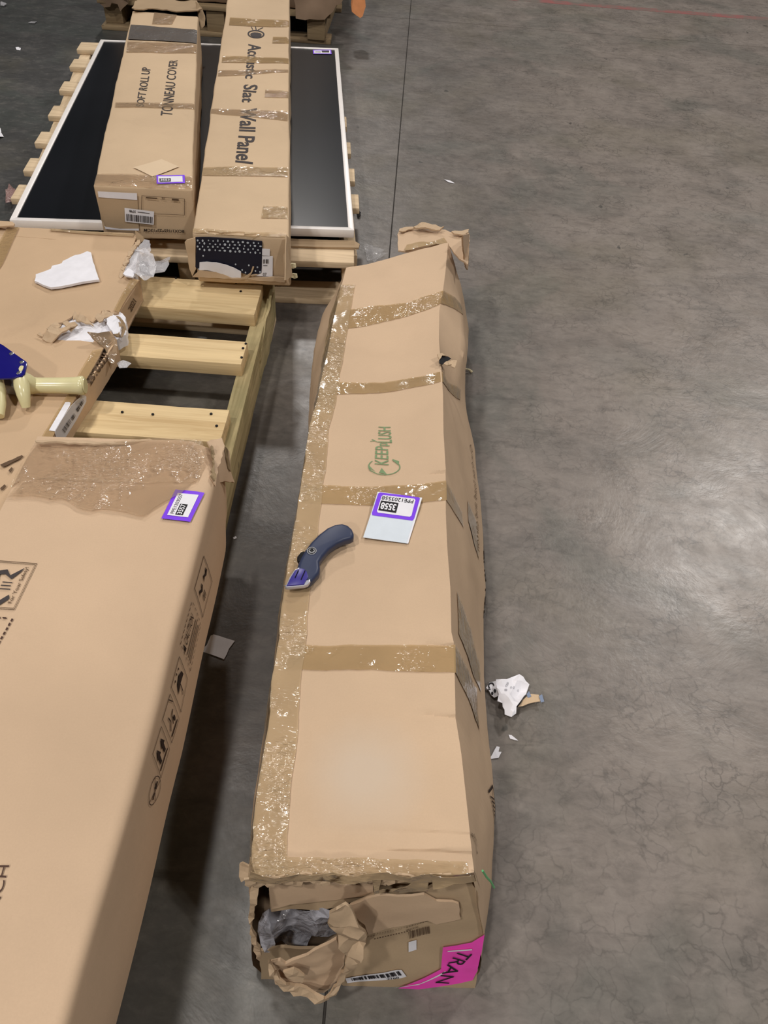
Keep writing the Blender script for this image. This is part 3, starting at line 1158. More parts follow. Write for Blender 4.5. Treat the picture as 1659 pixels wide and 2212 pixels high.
# plastic-wrapped contents in the hole
bm = bmesh.new()
ctr = UP(*q4(430, 540), FA - fn * .075, fn)
hexa(bm, [ctr + Vector(p) for p in ((-.04, .03, -.09), (.10, .03, -.09), (.10, .16, -.09), (-.04, .16, -.09), (-.04, .03, .08), (.10, .03, .08), (.10, .16, .08), (-.04, .16, .08))],
     .012, 4, .008, 9, 2)
obj('packed_content', bm, plain('dark_grey_content', (0.035, 0.036, 0.042), 0.4, 0.4), long_box)
bm = bmesh.new()
sheet(bm, FP([(205, 480), (280, 440), (430, 440), (620, 440), (640, 560), (500, 575), (470, 640), (280, 660), (220, 600)], -.03), fn, .012, .0006, .022, 16, .002, 51)
sheet(bm, FP([(205, 500), (260, 440), (275, 520), (300, 660), (240, 640), (205, 580)], -.016), fn, .012, .0006, .012, 24, .002, 52)
sheet(bm, FP([(480, 440), (560, 425), (620, 440), (600, 460), (520, 462)], -.012), fn, .01, .0006, .008, 30, .001, 53)
obj('plastic_wrap', bm, M_film_grey, long_box, flat=True)
# hanging torn scrap
bm = bmesh.new()


def curl(q, v):
    return q + fn * (0.02 * math.sin(v.x * 26 + 1) * 0.5)


sheet(bm, FP([(275, 670), (330, 655), (360, 670), (480, 645), (640, 590), (650, 640), (690, 680), (680, 760), (640, 830), (570, 890), (480, 860), (380, 800), (300, 800), (270, 740)], .022),
      fn, .010, .004, .007, 22, .0015, 61, bend=curl)
obj('hanging_scrap', bm, M_box_long, long_box, 25)
bm = bmesh.new()
sheet(bm, FP([(600, 440), (640, 405), (690, 420), (740, 470), (800, 525), (806, 600), (790, 680), (740, 760), (670, 850), (600, 920), (560, 900), (640, 830), (690, 740),
              (700, 690), (650, 640), (645, 575), (600, 545), (595, 490)], .036), fn, .010, .004, .012, 26, .002, 62)
obj('curled_scrap', bm, M_box_in, long_box, 25)
bm = bmesh.new()
sheet(bm, FP([(265, 700), (300, 800), (380, 850), (470, 880), (570, 895), (600, 920), (520, 915), (400, 895), (300, 840), (268, 770)], .040), fn, .009, .004, .010, 34, .002, 63)
sheet(bm, FP([(340, 790), (400, 770), (460, 800), (450, 840), (380, 830)], .045), fn, .009, .003, .006, 40, .002, 64)
obj('torn_fringe', bm, M_box_in, long_box, flat=True)
# barcode printed on the end panel
ink = Ink().barcode(0.06, 0.10, 0.92, 0.62, 15, 4).text('BOX', 0, .70, .5, .82)
for k in range(9):
    ink.rect(k / 9, .95, k / 9 + .07, .985)
quad = FP([(1040, 615), (1175, 580), (1165, 490), (1030, 530)], .0)
obj('printed_barcode', lay(ink, quad, FP_BVH, fn, .0015), M_ink_soft, long_box)
ink = Ink()
for k in range(14):
    ink.rect(k / 14, 0, k / 14 + .045, 1)
obj('printed_dashes', lay(ink, FP([(850, 560), (1060, 512), (1060, 506), (850, 554)], .0), None, fn, .0078), M_ink_soft, long_box)
ink = Ink().rect(0, 0, 1, 1)
obj('blank_label', lay(ink, FP([(1044, 672), (1088, 662), (1088, 610), (1044, 620)], .0), FP_BVH, fn, .002), M_white, long_box)
lab = obj('barcode_label', lay(Ink().poly([(0, 0), (.9, 0), (1, .1), (1, .9), (.93, 1), (0, 1)]), FP([(700, 842), (1035, 800), (1000, 757), (690, 815)], .0), FP_BVH, fn, .002), M_white, long_box)
obj('print', lay(Ink().barcode(.1, .4, .95, .9, 24, 8).text('3760', .68, .08, .88, .32, .01), FP([(700, 842), (1035, 800), (1000, 757), (690, 815)], .0), FP_BVH, fn, .003), M_black, lab)
pink = obj('pink_label', lay(Ink().poly([(0, .02), (.52, .40), (.53, .80), (.86, .88), (1, 1.0), (.98, .40), (.92, .16), (.55, .06), (.25, .0)]),
                             FP([(985, 868), (1435, 872), (1468, 565), (985, 600)], .0), FP_BVH, fn, .003), M_pink, long_box)
obj('print', lay(Ink().text('TRAN', 0, 0, 1, 1, .0), FP([(1330, 645), (1192, 828), (1268, 836), (1400, 672)], .0), FP_BVH, fn, .0045), M_black, pink)
obj('label_edge', lay(Ink().poly([(0, 0), (.48, .42), (1, .90), (1, 1), (.5, .56)]), FP([(960, 856), (1250, 858), (1250, 768), (960, 850)], .0), FP_BVH, fn, .004), M_white, pink)
obj('label_edge', lay(Ink().poly([(0, 0), (1, 0), (1, 1), (0, .8)]), FP([(1262, 660), (1398, 642), (1398, 634), (1262, 652)], .0), FP_BVH, fn, .005), M_white, pink)
bm = bmesh.new()
a_ = [UP(*q4(x, y), Vector((.19, .3, .2)), Vector((.95, -.2, .3)).normalized()) for x, y in ((1443, 200), (1465, 235), (1490, 262), (1508, 295))]
tube(bm, [p + Vector((.003, -.002, .001)) for p in a_], .0014, 6)
obj('green_strap', bm, M_green, long_box)

# ================================================================ SKID PALLET under the two left cartons
skid = thing('pallet', 'open pine skid pallet with grey-green side runner, bare slats showing between the cartons', 'pallet', (-.9, 1.0, 0))
xr = lambda y: -.349 - .0235 * (y - 1.5)


def board(name, mat, parent, p0, p1, wid, hei, seed, amp=.0012, bev=.003):
    b = bmesh.new()
    bar(b, p0, p1, wid, hei, bev, cuts=5, amp=amp, seed=seed)
    return obj(name, b, mat, parent, 40)


for i, (dx, mt) in enumerate(((0, M_pine_aged), (-.58, M_pine_aged), (-1.16, M_pine_aged))):
    board('stringer', mt, skid, Vector((xr(.15) - .019 + dx, .15, .018)), Vector((xr(1.91) - .019 + dx, 1.91, .018)), .038, .107, i)
SLAT_Z = .1235
for i, (yc, wd) in enumerate(((1.765, .145), (1.527, .092), (1.258, .108), (.98, .09), (.72, .09), (.46, .09), (.20, .09))):
    y2 = yc
    board('slat', M_pine, skid, Vector((-1.56, y2 - .012, SLAT_Z)), Vector((xr(yc) - .022, y2 + .004, SLAT_Z)), wd, .036, 10 + i, .0012, .0015)
for i, yc in enumerate((1.868, .95, .25)):
    board('bottom_slat', M_pine_old, skid, Vector((-1.55, yc - .01, 0.0)), Vector((xr(yc) - .002, yc + .004, 0.0)), .085, .018, 30 + i)
for x, y in ((525, 752), (522, 772), (531, 742), (456, 894), (468, 920), (330, 895), (264, 890), (380, 600), (520, 629), (510, 611)):
    bm = bmesh.new()
    c = U(x, y, .1612)
    tube(bm, [c - Vector((0, 0, .001)), c + Vector((0, 0, .0012))], .0032, 8)
    obj('nail', bm, M_dark, skid)
bm = bmesh.new()
sheet(bm, [Vector((xr(1.7) + .004, y, z)) for y, z in ((1.84, .14), (1.76, .135), (1.62, .10), (1.58, .05), (1.66, .02), (1.80, .03))], Vector((1, 0, 0)), .02, .006, .004, 20, .003, 7)
obj('split_cheek', bm, M_pine_aged, skid, 30)

# ================================================================ LARGE CARTON (front left)
ZF, ZB = .358, .161
big = thing('carton', 'large flat brown carton filling the lower left, printed with black safety symbols on its side', 'box', (-.62, .3, .161))
xR = lambda y: -.2785 - .034 * max(0, y - .5) + .006 * max(0, .5 - y)
xL = lambda y: -.618 - .026 * (y - .97) - .0
YB_R, YB_L = 1.000, .975
RAD = .017


def big_surface(u, y):
    """u 0..1 left, 1..2 top, 2..3 right (rounded upper edge)"""
    a, b = xL(y), xR(y)
    if u < 1:
        p = Vector((a, y, lerp(ZB, ZF, u)))
        p.x += .002 * fractal(p, 6, 1)
    elif u <= 2:
        t = u - 1
        p = Vector((lerp(a, b - RAD, t), y, ZF))
        p.z += math.sin(math.pi * t) ** .5 * (.0022 * fractal(p, 3.2, 9)) if 0 < t < 1 else 0
        p.z -= .020 * smooth((y - .93) / .08) * 0
    else:
        t = u - 2
        if t < .3:
            g_ = t / .3 * math.pi / 2
            p = Vector((b - RAD + RAD * math.sin(g_), y, ZF - RAD + RAD * math.cos(g_)))
        else:
            p = Vector((b + .004 * math.sin(math.pi * (t - .3) / .7), y, lerp(ZF - RAD, ZB, (t - .3) / .7)))
        p.x += .0035 * nz(p, 5, 3) * smooth(t * 4)
    # crushed far right corner
    k = smooth((y - .90) / .1) * smooth((p.x - b + .07) / .07)
    p.z -= .022 * k * clamp((p.z - ZB) / (ZF - ZB))
    p.x -= .012 * k
    return p


bm = bmesh.new()
us2 = [k / 4 for k in range(4)] + [1 + k / 16 for k in range(17)] + [2 + .3 * k / 6 for k in range(1, 7)] + [2.3 + .7 * k / 8 for k in range(1, 9)]
rows = [(lambda u, v=v: lerp(-.35, lerp(YB_L, YB_R, clamp(u - 1)), v)) for v in [k / 90 for k in range(91)]]
gr = surf_grid(bm, big_surface, us2, rows)
bm.faces.new([c[-1] for c in gr][::-1])
bm.faces.new([c[0] for c in gr])
for j in range(len(rows) - 1):
    bm.faces.new([gr[-1][j], gr[0][j], gr[0][j + 1], gr[-1][j + 1]])
bmesh.ops.recalc_face_normals(bm, faces=bm.faces)
big_body = obj('body', bm, M_box_front, big, 50)
BG = bvh_of(big_body)
r5 = lambda x, y: (x * 560 / 1659., 850 + y * 560 / 1659.)


def B5(pts, z=ZF, conv=r5):
    return [U(*conv(*p), z) for p in pts]


# clear tape over the far end
bm = bmesh.new()
sheet(bm, B5([(230, 310), (700, 312), (1000, 285), (1290, 290), (1320, 400), (1265, 560), (900, 575), (480, 560), (180, 540), (60, 600), (130, 450)], ZF + .004), sp=.012, thick=0, amp=.0022, ns=26, jag=.001, seed=71)
obj('end_tape', bm, M_tape_clear, big, 60)
bm = bmesh.new()
sheet(bm, B5([(30, 650), (180, 530), (480, 545), (900, 560), (1250, 555), (1160, 640), (1040, 700), (930, 780), (700, 740), (540, 740), (430, 680), (280, 660)], ZF + .0062), sp=.012, thick=0, amp=.0022, ns=24, jag=.003, seed=72)
obj('end_tape', bm, M_tape_clear, big, 60)
# ragged dark rim at the far edge
bm = bmesh.new()
pf = Vector((-.45, .985, ZF))
bn = Vector((0, .35, 1)).normalized()
sheet(bm, [UP(*r5(*p), pf, bn) for p in ((225, 300), (330, 296), (700, 308), (960, 285), (980, 300), (720, 322), (400, 312), (230, 312))], bn, .01, .003, .002, 40, .002, 73)
obj('torn_rim', bm, M_box_in, big, flat=True)
# torn flaps at the far right corner
bm = bmesh.new()
cn = Vector((.5, .1, 1)).normalized()
pc = U(*r5(1400, 440), .35)
sheet(bm, [UP(*r5(*p), pc, cn) for p in ((1330, 300), (1420, 285), (1440, 330), (1425, 400), (1395, 470), (1385, 580), (1340, 530), (1372, 470), (1360, 380))], cn, .010, .003, .006, 34, .002, 74)
cn2 = Vector((1, .05, .25)).normalized()
pc2 = U(*r5(1440, 450), .30)
sheet(bm, [UP(*r5(*p), pc2, cn2) for p in ((1440, 335), (1465, 370), (1478, 500), (1500, 570), (1440, 560), (1385, 575), (1400, 470))], cn2, .012, .004, .003, 24, .001, 75)
obj('torn_corner', bm, M_box_front, big, 30)
bm = bmesh.new()
sheet(bm, [UP(*r5(*p), pc + cn * .006, cn) for p in ((1352, 330), (1365, 340), (1378, 400), (1372, 460), (1385, 520), (1375, 560), (1350, 530), (1362, 470), (1360, 400))], cn, .006, .003, .005, 60, .002, 76)
sheet(bm, [UP(*r5(*p), pc2 + cn2 * .004, cn2) for p in ((1442, 340), (1462, 372), (1476, 500), (1466, 480), (1450, 410))], cn2, .008, .002, .002, 60, .002, 77)
obj('torn_fibre', bm, M_pine_dark, big, flat=True)


def big_side(x, y):
    """point on the right side of the large carton at a photo pixel"""
    p0_ = Vector((xR(.5), .5, .25))
    return UP(x, y, p0_, Vector((1, .026, 0)).normalized())


rn = Vector((1, .026, 0)).normalized()
# purple stock label
lq = [U(*r5(*p), ZF) for p in ((1220, 830), (1310, 640), (1125, 625), (1035, 810))]
lab = obj('purple_label', lay(Ink().rect(0, 0, 1, 1), lq, BG, off=.0035), M_purple, big)
obj('label_face', lay(Ink().rect(.12, .14, .88, .86), lq, BG, off=.0042), M_white, lab)
ink = Ink().rect(.16, .34, .52, .60)
obj('print', lay(ink, lq, BG, off=.0048), M_black, lab)
obj('print', lay(Ink().text('3557', .18, .38, .50, .56, .02), lq, BG, off=.0054), M_white, lab)
obj('print', lay(Ink().text('PPE1203557', .18, .66, .84, .78), lq, BG, off=.0048), M_ink_grey, lab)


def side_print(name, ink, pts, mat=M_ink):
    return obj(name, lay(ink, [big_side(*p) for p in pts], BG, rn, .0016, reach=.05), mat, big)


# printed handling symbols along the right side (lower-left, lower-right, upper-right, upper-left)
q6 = lambda x, y: (x * .38969, 1350 + y * .38969)
q7 = lambda x, y: (380 + x * .12658, 1180 + y * .12658)
ink = Ink().ring(.5, .5, .5, .5, .03, .03, 40)
ink.stroke([(.1, .78), (.9, .25)], .03).stroke([(.12, .22), (.88, .8)], .03)
ink.rect(.18, .46, .42, .54).rect(.55, .44, .82, .56)
side_print('no_blade_symbol', ink, [q6(858, 990), q6(890, 858), q6(845, 815), q6(806, 1010)])
ink = Ink().frame(0, 0, 1, 1, .02, .02).poly([(.22, .3), (.36, .3), (.36, .55), (.46, .55), (.29, .82), (.12, .55), (.22, .55)])
ink.poly([(.64, .3), (.78, .3), (.78, .55), (.88, .55), (.71, .82), (.54, .55), (.64, .55)]).rect(.1, .16, .9, .22)
side_print('this_way_up_symbol', ink, [q6(880, 850), q6(925, 690), q6(887, 560), q6(842, 715)])
ink = Ink().frame(0, 0, 1, 1, .02, .02).stroke([(.2, .3), (.4, .5), (.35, .7)], .05).stroke([(.5, .3), (.6, .55), (.8, .6)], .05).disc(.7, .35, .08, .1).rect(.15, .1, .85, .16)
ink.stroke([(.78, .98), (.98, .72)], .03)
side_print('handling_symbol', ink, [q6(935, 655), q6(975, 520), q6(935, 380), q6(893, 525)])
ink = Ink().frame(0, 0, 1, 1, .02, .02).poly([(.2, .45), (.35, .68), (.6, .74), (.82, .62), (.85, .45), (.5, .5)]).stroke([(.5, .5), (.5, .2), (.42, .16)], .04)
ink.disc(.3, .85, .03, .04).disc(.5, .88, .03, .04).disc(.7, .85, .03, .04)
side_print('keep_dry_symbol', ink, [q6(985, 485), q6(1025, 300), q6(990, 172), q6(942, 345)])
ink = Ink()
for k in range(8):
    for (x0, y0, x1, y1) in ((k / 8, 0, k / 8 + .08, .02), (k / 8, .98, k / 8 + .08, 1.0)):
        ink.rect(x0, y0, x1, y1)
for k in range(5):
    ink.rect(0, k / 5, .012, k / 5 + .12).rect(.988, k / 5, 1, k / 5 + .12)
ink.text('CAUTION', .18, .62, .80, .86, .0)
ink.poly([(.04, .62), (.14, .62), (.09, .86)])
for k in range(4):
    ink.rect(.08, .14 + .11 * k, .92 - .06 * (k % 2), .17 + .11 * k)
side_print('caution_panel', ink, [q7(205, 2130), q7(390, 1340), q7(265, 920), q7(70, 1670)])
ink = Ink().frame(0, 0, 1, 1, .02, .02)
ink.poly([(.12, .55), (.2, .7), (.34, .6), (.4, .72), (.44, .6), (.34, .5), (.2, .6)]).poly([(.56, .55), (.62, .72), (.78, .64), (.86, .74), (.9, .6), (.78, .54), (.66, .62)])
for k in range(3):
    ink.rect(.3 + .07 * k, .2, .33 + .07 * k, .42)
side_print('two_person_lift_symbol', ink, [q7(420, 1220), q7(580, 600), q7(460, 155), q7(305, 720)])
# print on the top
q8 = lambda x, y: (x * 120 / 1021., 1180 + y * 120 / 1021.)
tq = [U(*q8(*p), ZF) for p in ((270, 1180), (690, 330), (-420, 245), (-900, 1110))]


def top_print(name, ink, quad, mat=M_ink_dash, off=.002):
    return obj(name, lay(ink, quad, BG, off=off), mat, big)


ink = Ink().frame(0.0, 0.0, 1, 1, .012, .010).frame(.03, .022, .97, .978, .008, .006)
ink.text('For Your Safety!', .13, .075, .90, .16, .004)
top_print('safety_panel', ink, tq, M_ink_soft)
ink = Ink()
ink.poly([(.55, .58), (.76, .62), (.82, .42), (.70, .33), (.88, .16), (.80, .18), (.62, .28), (.72, .42), (.70, .5), (.55, .46)])
ink.poly([(.04, .58), (.20, .62), (.26, .42), (.14, .33), (.30, .20), (.22, .16), (.06, .28), (.16, .42), (.12, .48)])
for k in range(3):
    ink.rect(.40 + .07 * k, .24 - .02 * (k == 0), .42 + .07 * k, .40)
ink.stroke([(.56, .47), (.48, .58), (.40, .70)], .018).rect(.2, .66, .6, .68)
top_print('lifting_figures', ink, tq, M_ink_grey, .0022)
ink = Ink()
for k in range(9):
    ink.rect(k / 9, 0, k / 9 + .065, 1)
top_print('dashed_line', ink, [U(*q8(*p), ZF) for p in ((-150, 2060), (270, 1320), (240, 1300), (-190, 2050))])
ink = Ink().rect(0, 0, .55, 1).rect(.7, 0, 1, 1)
top_print('dashed_line', ink, [U(*q8(*p), ZF) for p in ((-120, 1330), (135, 1345), (120, 1315), (-120, 1300))])
qq = lambda x, y: (x * .38969, 1350 + y * .38969)
top_print('printed_word', Ink().text('INCH', 0, 0, 1, 1, .0), [U(*qq(*p), ZF) for p in ((-20, 1620), (55, 1335), (0, 1335), (-78, 1610))])

# ================================================================ FLAT TORN CARTON (upper left)
ZA = .222
flat_box = thing('carton', 'flat brown carton on the skid with two gashes in its edge showing white foam', 'box', (-1.0, 1.5, .161))
r3 = lambda x, y: (x * 450 / 1659., 440 + y * 450 / 1659.)


def A3(pts, z=ZA, conv=r3):
    return [U(*conv(*p), z) for p in pts]


bm = bmesh.new()
top_out = A3([(-1250, 140), (0, 178), (300, 195), (700, 222), (1060, 238), (1090, 255), (1060, 330), (1020, 400), (985, 470), (955, 575), (1000, 575), (1110, 605),
              (1010, 750), (940, 870), (900, 880), (870, 850), (810, 850), (790, 900), (740, 940), (690, 925), (640, 920), (600, 870), (570, 900), (500, 940), (430, 955), (380, 1000),
              (440, 1080), (520, 1085), (640, 1085), (740, 1100), (760, 1060), (880, 1010), (925, 1080), (820, 1150), (745, 1300), (640, 1480), (520, 1700)])
_e0, _e1 = A3([(925, 1080), (520, 1700)])
E_END = _e1 + (_e1 - _e0) * ((.30 - _e1.y) / (_e1.y - _e0.y))
top_out += [E_END, Vector((-1.78, .30, ZA))]
sheet(bm, top_out, sp=.03, thick=.004, amp=.002, ns=5, jag=.0015, seed=81)


def side_wall(bm, a, b, seed, z1=ZA - .004, z0=.163):
    """vertical side under the top edge from pixel a to pixel b"""
    pa, pb = A3([a])[0], A3([b])[0]
    n_ = Vector((pb.y - pa.y, -(pb.x - pa.x), 0))
    n_.normalize()
    if n_.x < 0:
        n_ = -n_
    sheet(bm, [Vector((pa.x, pa.y, z0)), Vector((pb.x, pb.y, z0)), Vector((pb.x, pb.y, z1)), Vector((pa.x, pa.y, z1))], n_, .02, .004, .002, 14, .0008, seed)


side_wall(bm, (1110, 605), (940, 870), 82)
side_wall(bm, (925, 1080), (520, 1700), 83)
sheet(bm, [Vector((_e1.x, _e1.y, .163)), Vector((E_END.x, E_END.y, .163)), Vector((E_END.x, E_END.y, ZA - .004)), Vector((_e1.x, _e1.y, ZA - .004))], Vector((_e1.y - E_END.y, E_END.x - _e1.x, 0)), .03, .004, .0015, 14, .0008, 84)
for _a, _b in ((E_END, Vector((-1.78, .30, 0))), (Vector((-1.78, .30, 0)), A3([(-1250, 140)])[0])):
    sheet(bm, [Vector((_a.x, _a.y, .163)), Vector((_b.x, _b.y, .163)), Vector((_b.x, _b.y, ZA - .002)), Vector((_a.x, _a.y, ZA - .002))], Vector((_a.y - _b.y, _b.x - _a.x, 0)), .05, .004, .001, 8, .001, 87)
pb_ = A3([(-1250, 140), (1060, 238)])
sheet(bm, [Vector((pb_[0].x, pb_[0].y, .161)), Vector((pb_[1].x, pb_[1].y, .161)), Vector((pb_[1].x, pb_[1].y, ZA)), Vector((pb_[0].x, pb_[0].y, ZA))], Vector((0, 1, 0)), .04, .004, .002, 8, .001, 85)
# floor panel of the carton
fp = A3([(-1250, 140), (1060, 238), (1110, 605), (520, 1700)]) + [E_END, Vector((-1.78, .30, 0))]
sheet(bm, [Vector((p.x, p.y, .1655)) for p in fp], sp=.06, thick=.004, seed=86)
flat_body = obj('body', bm, M_box_flat, flat_box, 40)
AB = bvh_of(flat_body)
# white foam inside
bm = bmesh.new()
sheet(bm, A3([(340, 900), (560, 850), (860, 830), (1000, 900), (1000, 1040), (940, 1090), (760, 1120), (420, 1100)], ZA - .008), sp=.012, thick=.03, amp=.008, ns=20, jag=.002, seed=91)
sheet(bm, A3([(800, 640), (960, 440), (1080, 300), (1100, 330), (1090, 450), (1080, 590), (980, 600)], ZA - .012), sp=.014, thick=.03, amp=.006, ns=20, jag=.002, seed=92)
obj('foam', bm, M_foam, flat_box, 25)
bm = bmesh.new()
sheet(bm, A3([(850, 920), (900, 895), (940, 910), (965, 1000), (960, 1040), (900, 1030), (850, 960)], ZA + .006), sp=.010, thick=.02, amp=.010, ns=24, jag=.002, seed=93)
obj('foam_lump', bm, M_foam, flat_box, 25)
# curled torn cardboard along the gash
bm = bmesh.new()
for k, pts in enumerate([
        [(370, 990), (440, 930), (490, 960), (430, 1010), (400, 1030)],
        [(330, 1060), (430, 1010), (520, 980), (590, 960), (600, 985), (540, 1010), (500, 1040), (440, 1080), (360, 1075)],
        [(500, 960), (530, 925), (560, 960), (600, 955), (620, 970), (560, 1000)],
        [(575, 900), (600, 860), (635, 905), (690, 910), (730, 940), (740, 950), (680, 940), (610, 935)],
        [(760, 920), (800, 870), (820, 830), (860, 850), (910, 865), (900, 890), (830, 900), (790, 940)],
        [(290, 1030), (320, 1025), (345, 1050), (310, 1040)]]):
    sheet(bm, A3(pts, ZA + .010), sp=.008, thick=.003, amp=.012, ns=34, jag=.0018, seed=100 + k)
obj('torn_curl', bm, M_box_in, flat_box, flat=True)
bm = bmesh.new()
n_ = Vector((.5, -.3, 1)).normalized()
p0 = U(*r3(870, 1060), ZA + .01)
sheet(bm, [UP(*r3(*p), p0, n_) for p in ((695, 1020), (780, 1030), (870, 1010), (900, 1050), (930, 1080), (935, 1180), (905, 1280), (860, 1250), (840, 1150), (790, 1110), (740, 1075))], n_, .010, .003, .007, 26, .001, 108)
obj('crushed_edge', bm, M_tape_clear, flat_box, 40)
bm = bmesh.new()
sheet(bm, [UP(*r3(*p), p0 - n_ * .002, n_) for p in ((695, 1020), (780, 1030), (870, 1010), (900, 1050), (930, 1080), (935, 1180), (905, 1280), (860, 1250), (840, 1150), (790, 1110), (740, 1075))], n_, .010, .003, .007, 26, .001, 108)
obj('crushed_cardboard', bm, M_box_dull, flat_box, 25)
bm = bmesh.new()
n2_ = Vector((.8, .1, .5)).normalized()
p0 = U(*r3(980, 970), ZA)
sheet(bm, [UP(*r3(*p), p0, n2_) for p in ((935, 890), (960, 900), (1000, 960), (1005, 1010), (975, 1060), (930, 1060), (970, 1030), (985, 985), (965, 930))], n2_, .008, .003, .003, 40, .001, 109)
sheet(bm, [UP(*r3(*p), p0 + n2_ * .004, n2_) for p in ((950, 940), (965, 960), (972, 1030), (940, 1062), (905, 1040), (950, 1030), (960, 990))], n2_, .007, .003, .003, 40, .001, 110)
obj('peeled_layer', bm, M_box_dull, flat_box, flat=True)
# fluted torn rim of the upper gash, with a bent flap behind
bm = bmesh.new()
for k in range(16):
    t = k / 15
    x, y = interp(t, [0, .25, .5, .75, 1], [1095, 1040, 1010, 975, 955]), interp(t, [0, .25, .5, .75, 1], [300, 370, 430, 500, 575])
    sheet(bm, A3([(x - 6, y - 14), (x + 14, y - 20), (x + 24 + 8 * (k % 2), y + 2), (x + 6, y + 20), (x - 8, y + 10)], ZA + .001), sp=.006, thick=.004, amp=.004, ns=60, jag=.001, seed=120 + k)
obj('fluted_rim', bm, M_box_in, flat_box, flat=True)
bm = bmesh.new()
n3_ = Vector((-.3, -1, .5)).normalized()
p0 = U(*r3(1100, 290), ZA - .005)
sheet(bm, [UP(*r3(*p), p0, n3_) for p in ((1075, 215), (1100, 230), (1140, 265), (1145, 290), (1110, 320), (1075, 340), (1085, 270))], n3_, .010, .003, .004, 30, .001, 137)
obj('bent_flap', bm, M_box_dull, flat_box, 30)
# milky bag pushed out of the gash
bm = bmesh.new()
for k, (pts, z, am) in enumerate([
        ([(985, 560), (1010, 470), (1060, 400), (1130, 360), (1190, 390), (1230, 440), (1240, 520), (1200, 580), (1150, 630), (1110, 600), (1060, 570)], ZA + .008, .018),
        ([(1180, 430), (1240, 450), (1300, 430), (1360, 435), (1350, 500), (1290, 545), (1200, 555), (1180, 500)], ZA - .02, .016),
        ([(1070, 380), (1110, 320), (1150, 280), (1190, 290), (1200, 350), (1190, 400), (1130, 380)], ZA + .012, .014)]):
    sheet(bm, A3(pts, z), sp=.010, thick=.0006, amp=am, ns=18, jag=.002, seed=140 + k)
obj('foam_bag', bm, M_film, flat_box, 20)
bm = bmesh.new()
sheet(bm, A3([(980, 560), (1020, 515), (1075, 545), (1060, 580), (1000, 575)], ZA + .014), sp=.01, thick=.004, amp=.006, ns=30, seed=144)
obj('foam_corner', bm, M_foam, flat_box, 25)
bm = bmesh.new()
sheet(bm, A3([(930, 1270), (980, 1240), (1045, 1270), (1010, 1300), (950, 1305)], .19), sp=.008, thick=.0006, amp=.006, ns=30, jag=.001, seed=145)
obj('bag_tail', bm, M_film, flat_box, 20)
# edge tape and a broad tape at the left
bm = bmesh.new()
sheet(bm, A3([(1040, 600), (1108, 606), (1005, 750), (945, 865), (905, 850), (960, 740)], ZA + .004), sp=.012, thick=0, amp=.0012, ns=30, seed=146)
obj('edge_tape', bm, M_tape, flat_box, 60)
bm = bmesh.new()
sheet(bm, A3([(735, 1170), (820, 1150), (745, 1300), (640, 1480), (400, 1890), (310, 1890), (560, 1480), (640, 1330)], ZA + .004), sp=.014, thick=0, amp=.001, ns=30, seed=147)
obj('edge_tape', bm, M_tape, flat_box, 60)
bm = bmesh.new()
sheet(bm, A3([(60, 180), (150, 188), (90, 320), (20, 480), (-200, 800), (-300, 800), (-60, 400)], ZA + .004), sp=.014, thick=0, amp=.001, ns=30, seed=148)
obj('edge_tape', bm, M_tape, flat_box, 60)
bm = bmesh.new()
sheet(bm, A3([(400, 196), (700, 218), (1065, 238), (1060, 262), (700, 242), (400, 215)], ZA + .004), sp=.012, thick=0, amp=.0016, ns=40, seed=149)
obj('edge_tape', bm, M_tape_wr, flat_box, 60)
# raised flap at the far left corner
bm = bmesh.new()
sheet(bm, A3([(-300, 120), (0, 132), (100, 150), (118, 165), (112, 182), (0, 178), (-300, 165)], ZA + .014), sp=.014, thick=.004, amp=.004, ns=16, jag=.001, seed=150)
obj('far_flap', bm, M_box_flat, flat_box, 30)
# print and barcode label folded over the right edge
pa = A3([(925, 1080)])[0]
pb = A3([(520, 1700)])[0]
an = Vector((pb.y - pa.y, pa.x - pb.x, 0)).normalized()
an = an if an.x > 0 else -an


def A_side(x, y, conv=r3, off=0.0):
    return UP(*conv(x, y), pa + an * off, an)


obj('printed_numbers', lay(Ink().text('23160221', 0, 0, 1, 1, .02), [A_side(*p) for p in ((720, 1450), (880, 1200), (845, 1180), (690, 1400))], AB, an, .002, reach=.04), M_ink_soft, flat_box)
pa2 = A3([(1110, 605)])[0]
obj('printed_numbers', lay(Ink().text('2021', 0, 0, 1, 1, .02), [UP(*r3(*p), pa2, an) for p in ((1040, 860), (1080, 780), (1050, 750), (1010, 830))], AB, an, .002, reach=.04), M_ink_soft, flat_box)
r9 = lambda x, y: (x * 260 / 1659., 700 + y * 260 / 1659.)
lq = [A_side(*p, r9, .003) for p in ((880, 1590), (1190, 1060), (1170, 960), (755, 1480))]
ed = Vector((an.x, an.y, 0))
lbl = bmesh.new()
sheet(lbl, [A_side(*p, r9, .004) for p in ((760, 1480), (870, 1290), (980, 1130), (1150, 970), (1190, 1000), (1190, 1070), (1050, 1330), (890, 1590), (780, 1590))], an, .02, .0008, .0005, 20, 0, 151)
lab = obj('barcode_label', lbl, plain('grey_label_paper', (0.62, 0.60, 0.62), 0.5, 0.3, 0, .03), flat_box)
lbl = bmesh.new()
sheet(lbl, [UP(*r9(*p), Vector((0, 0, ZA + .005)), Vector((0, 0, 1))) for p in ((675, 1465), (900, 1080), (940, 1075), (975, 1085), (960, 1130), (755, 1475))], Vector((0, 0, 1)), .02, .0008, .0006, 20, 0, 152)
obj('label_fold', lbl, M_white, lab)
ink = Ink().barcode(.10, .25, .38, .72, 14, 5).barcode(.42, .20, .56, .62, 8, 6).barcode(.66, .2, .95, .66, 12, 7)
obj('print', lay(ink, [A_side(*p, r9, .004) for p in ((880, 1580), (1180, 1060), (1130, 980), (790, 1470))], None, an, .0014), M_ink_grey, lab)
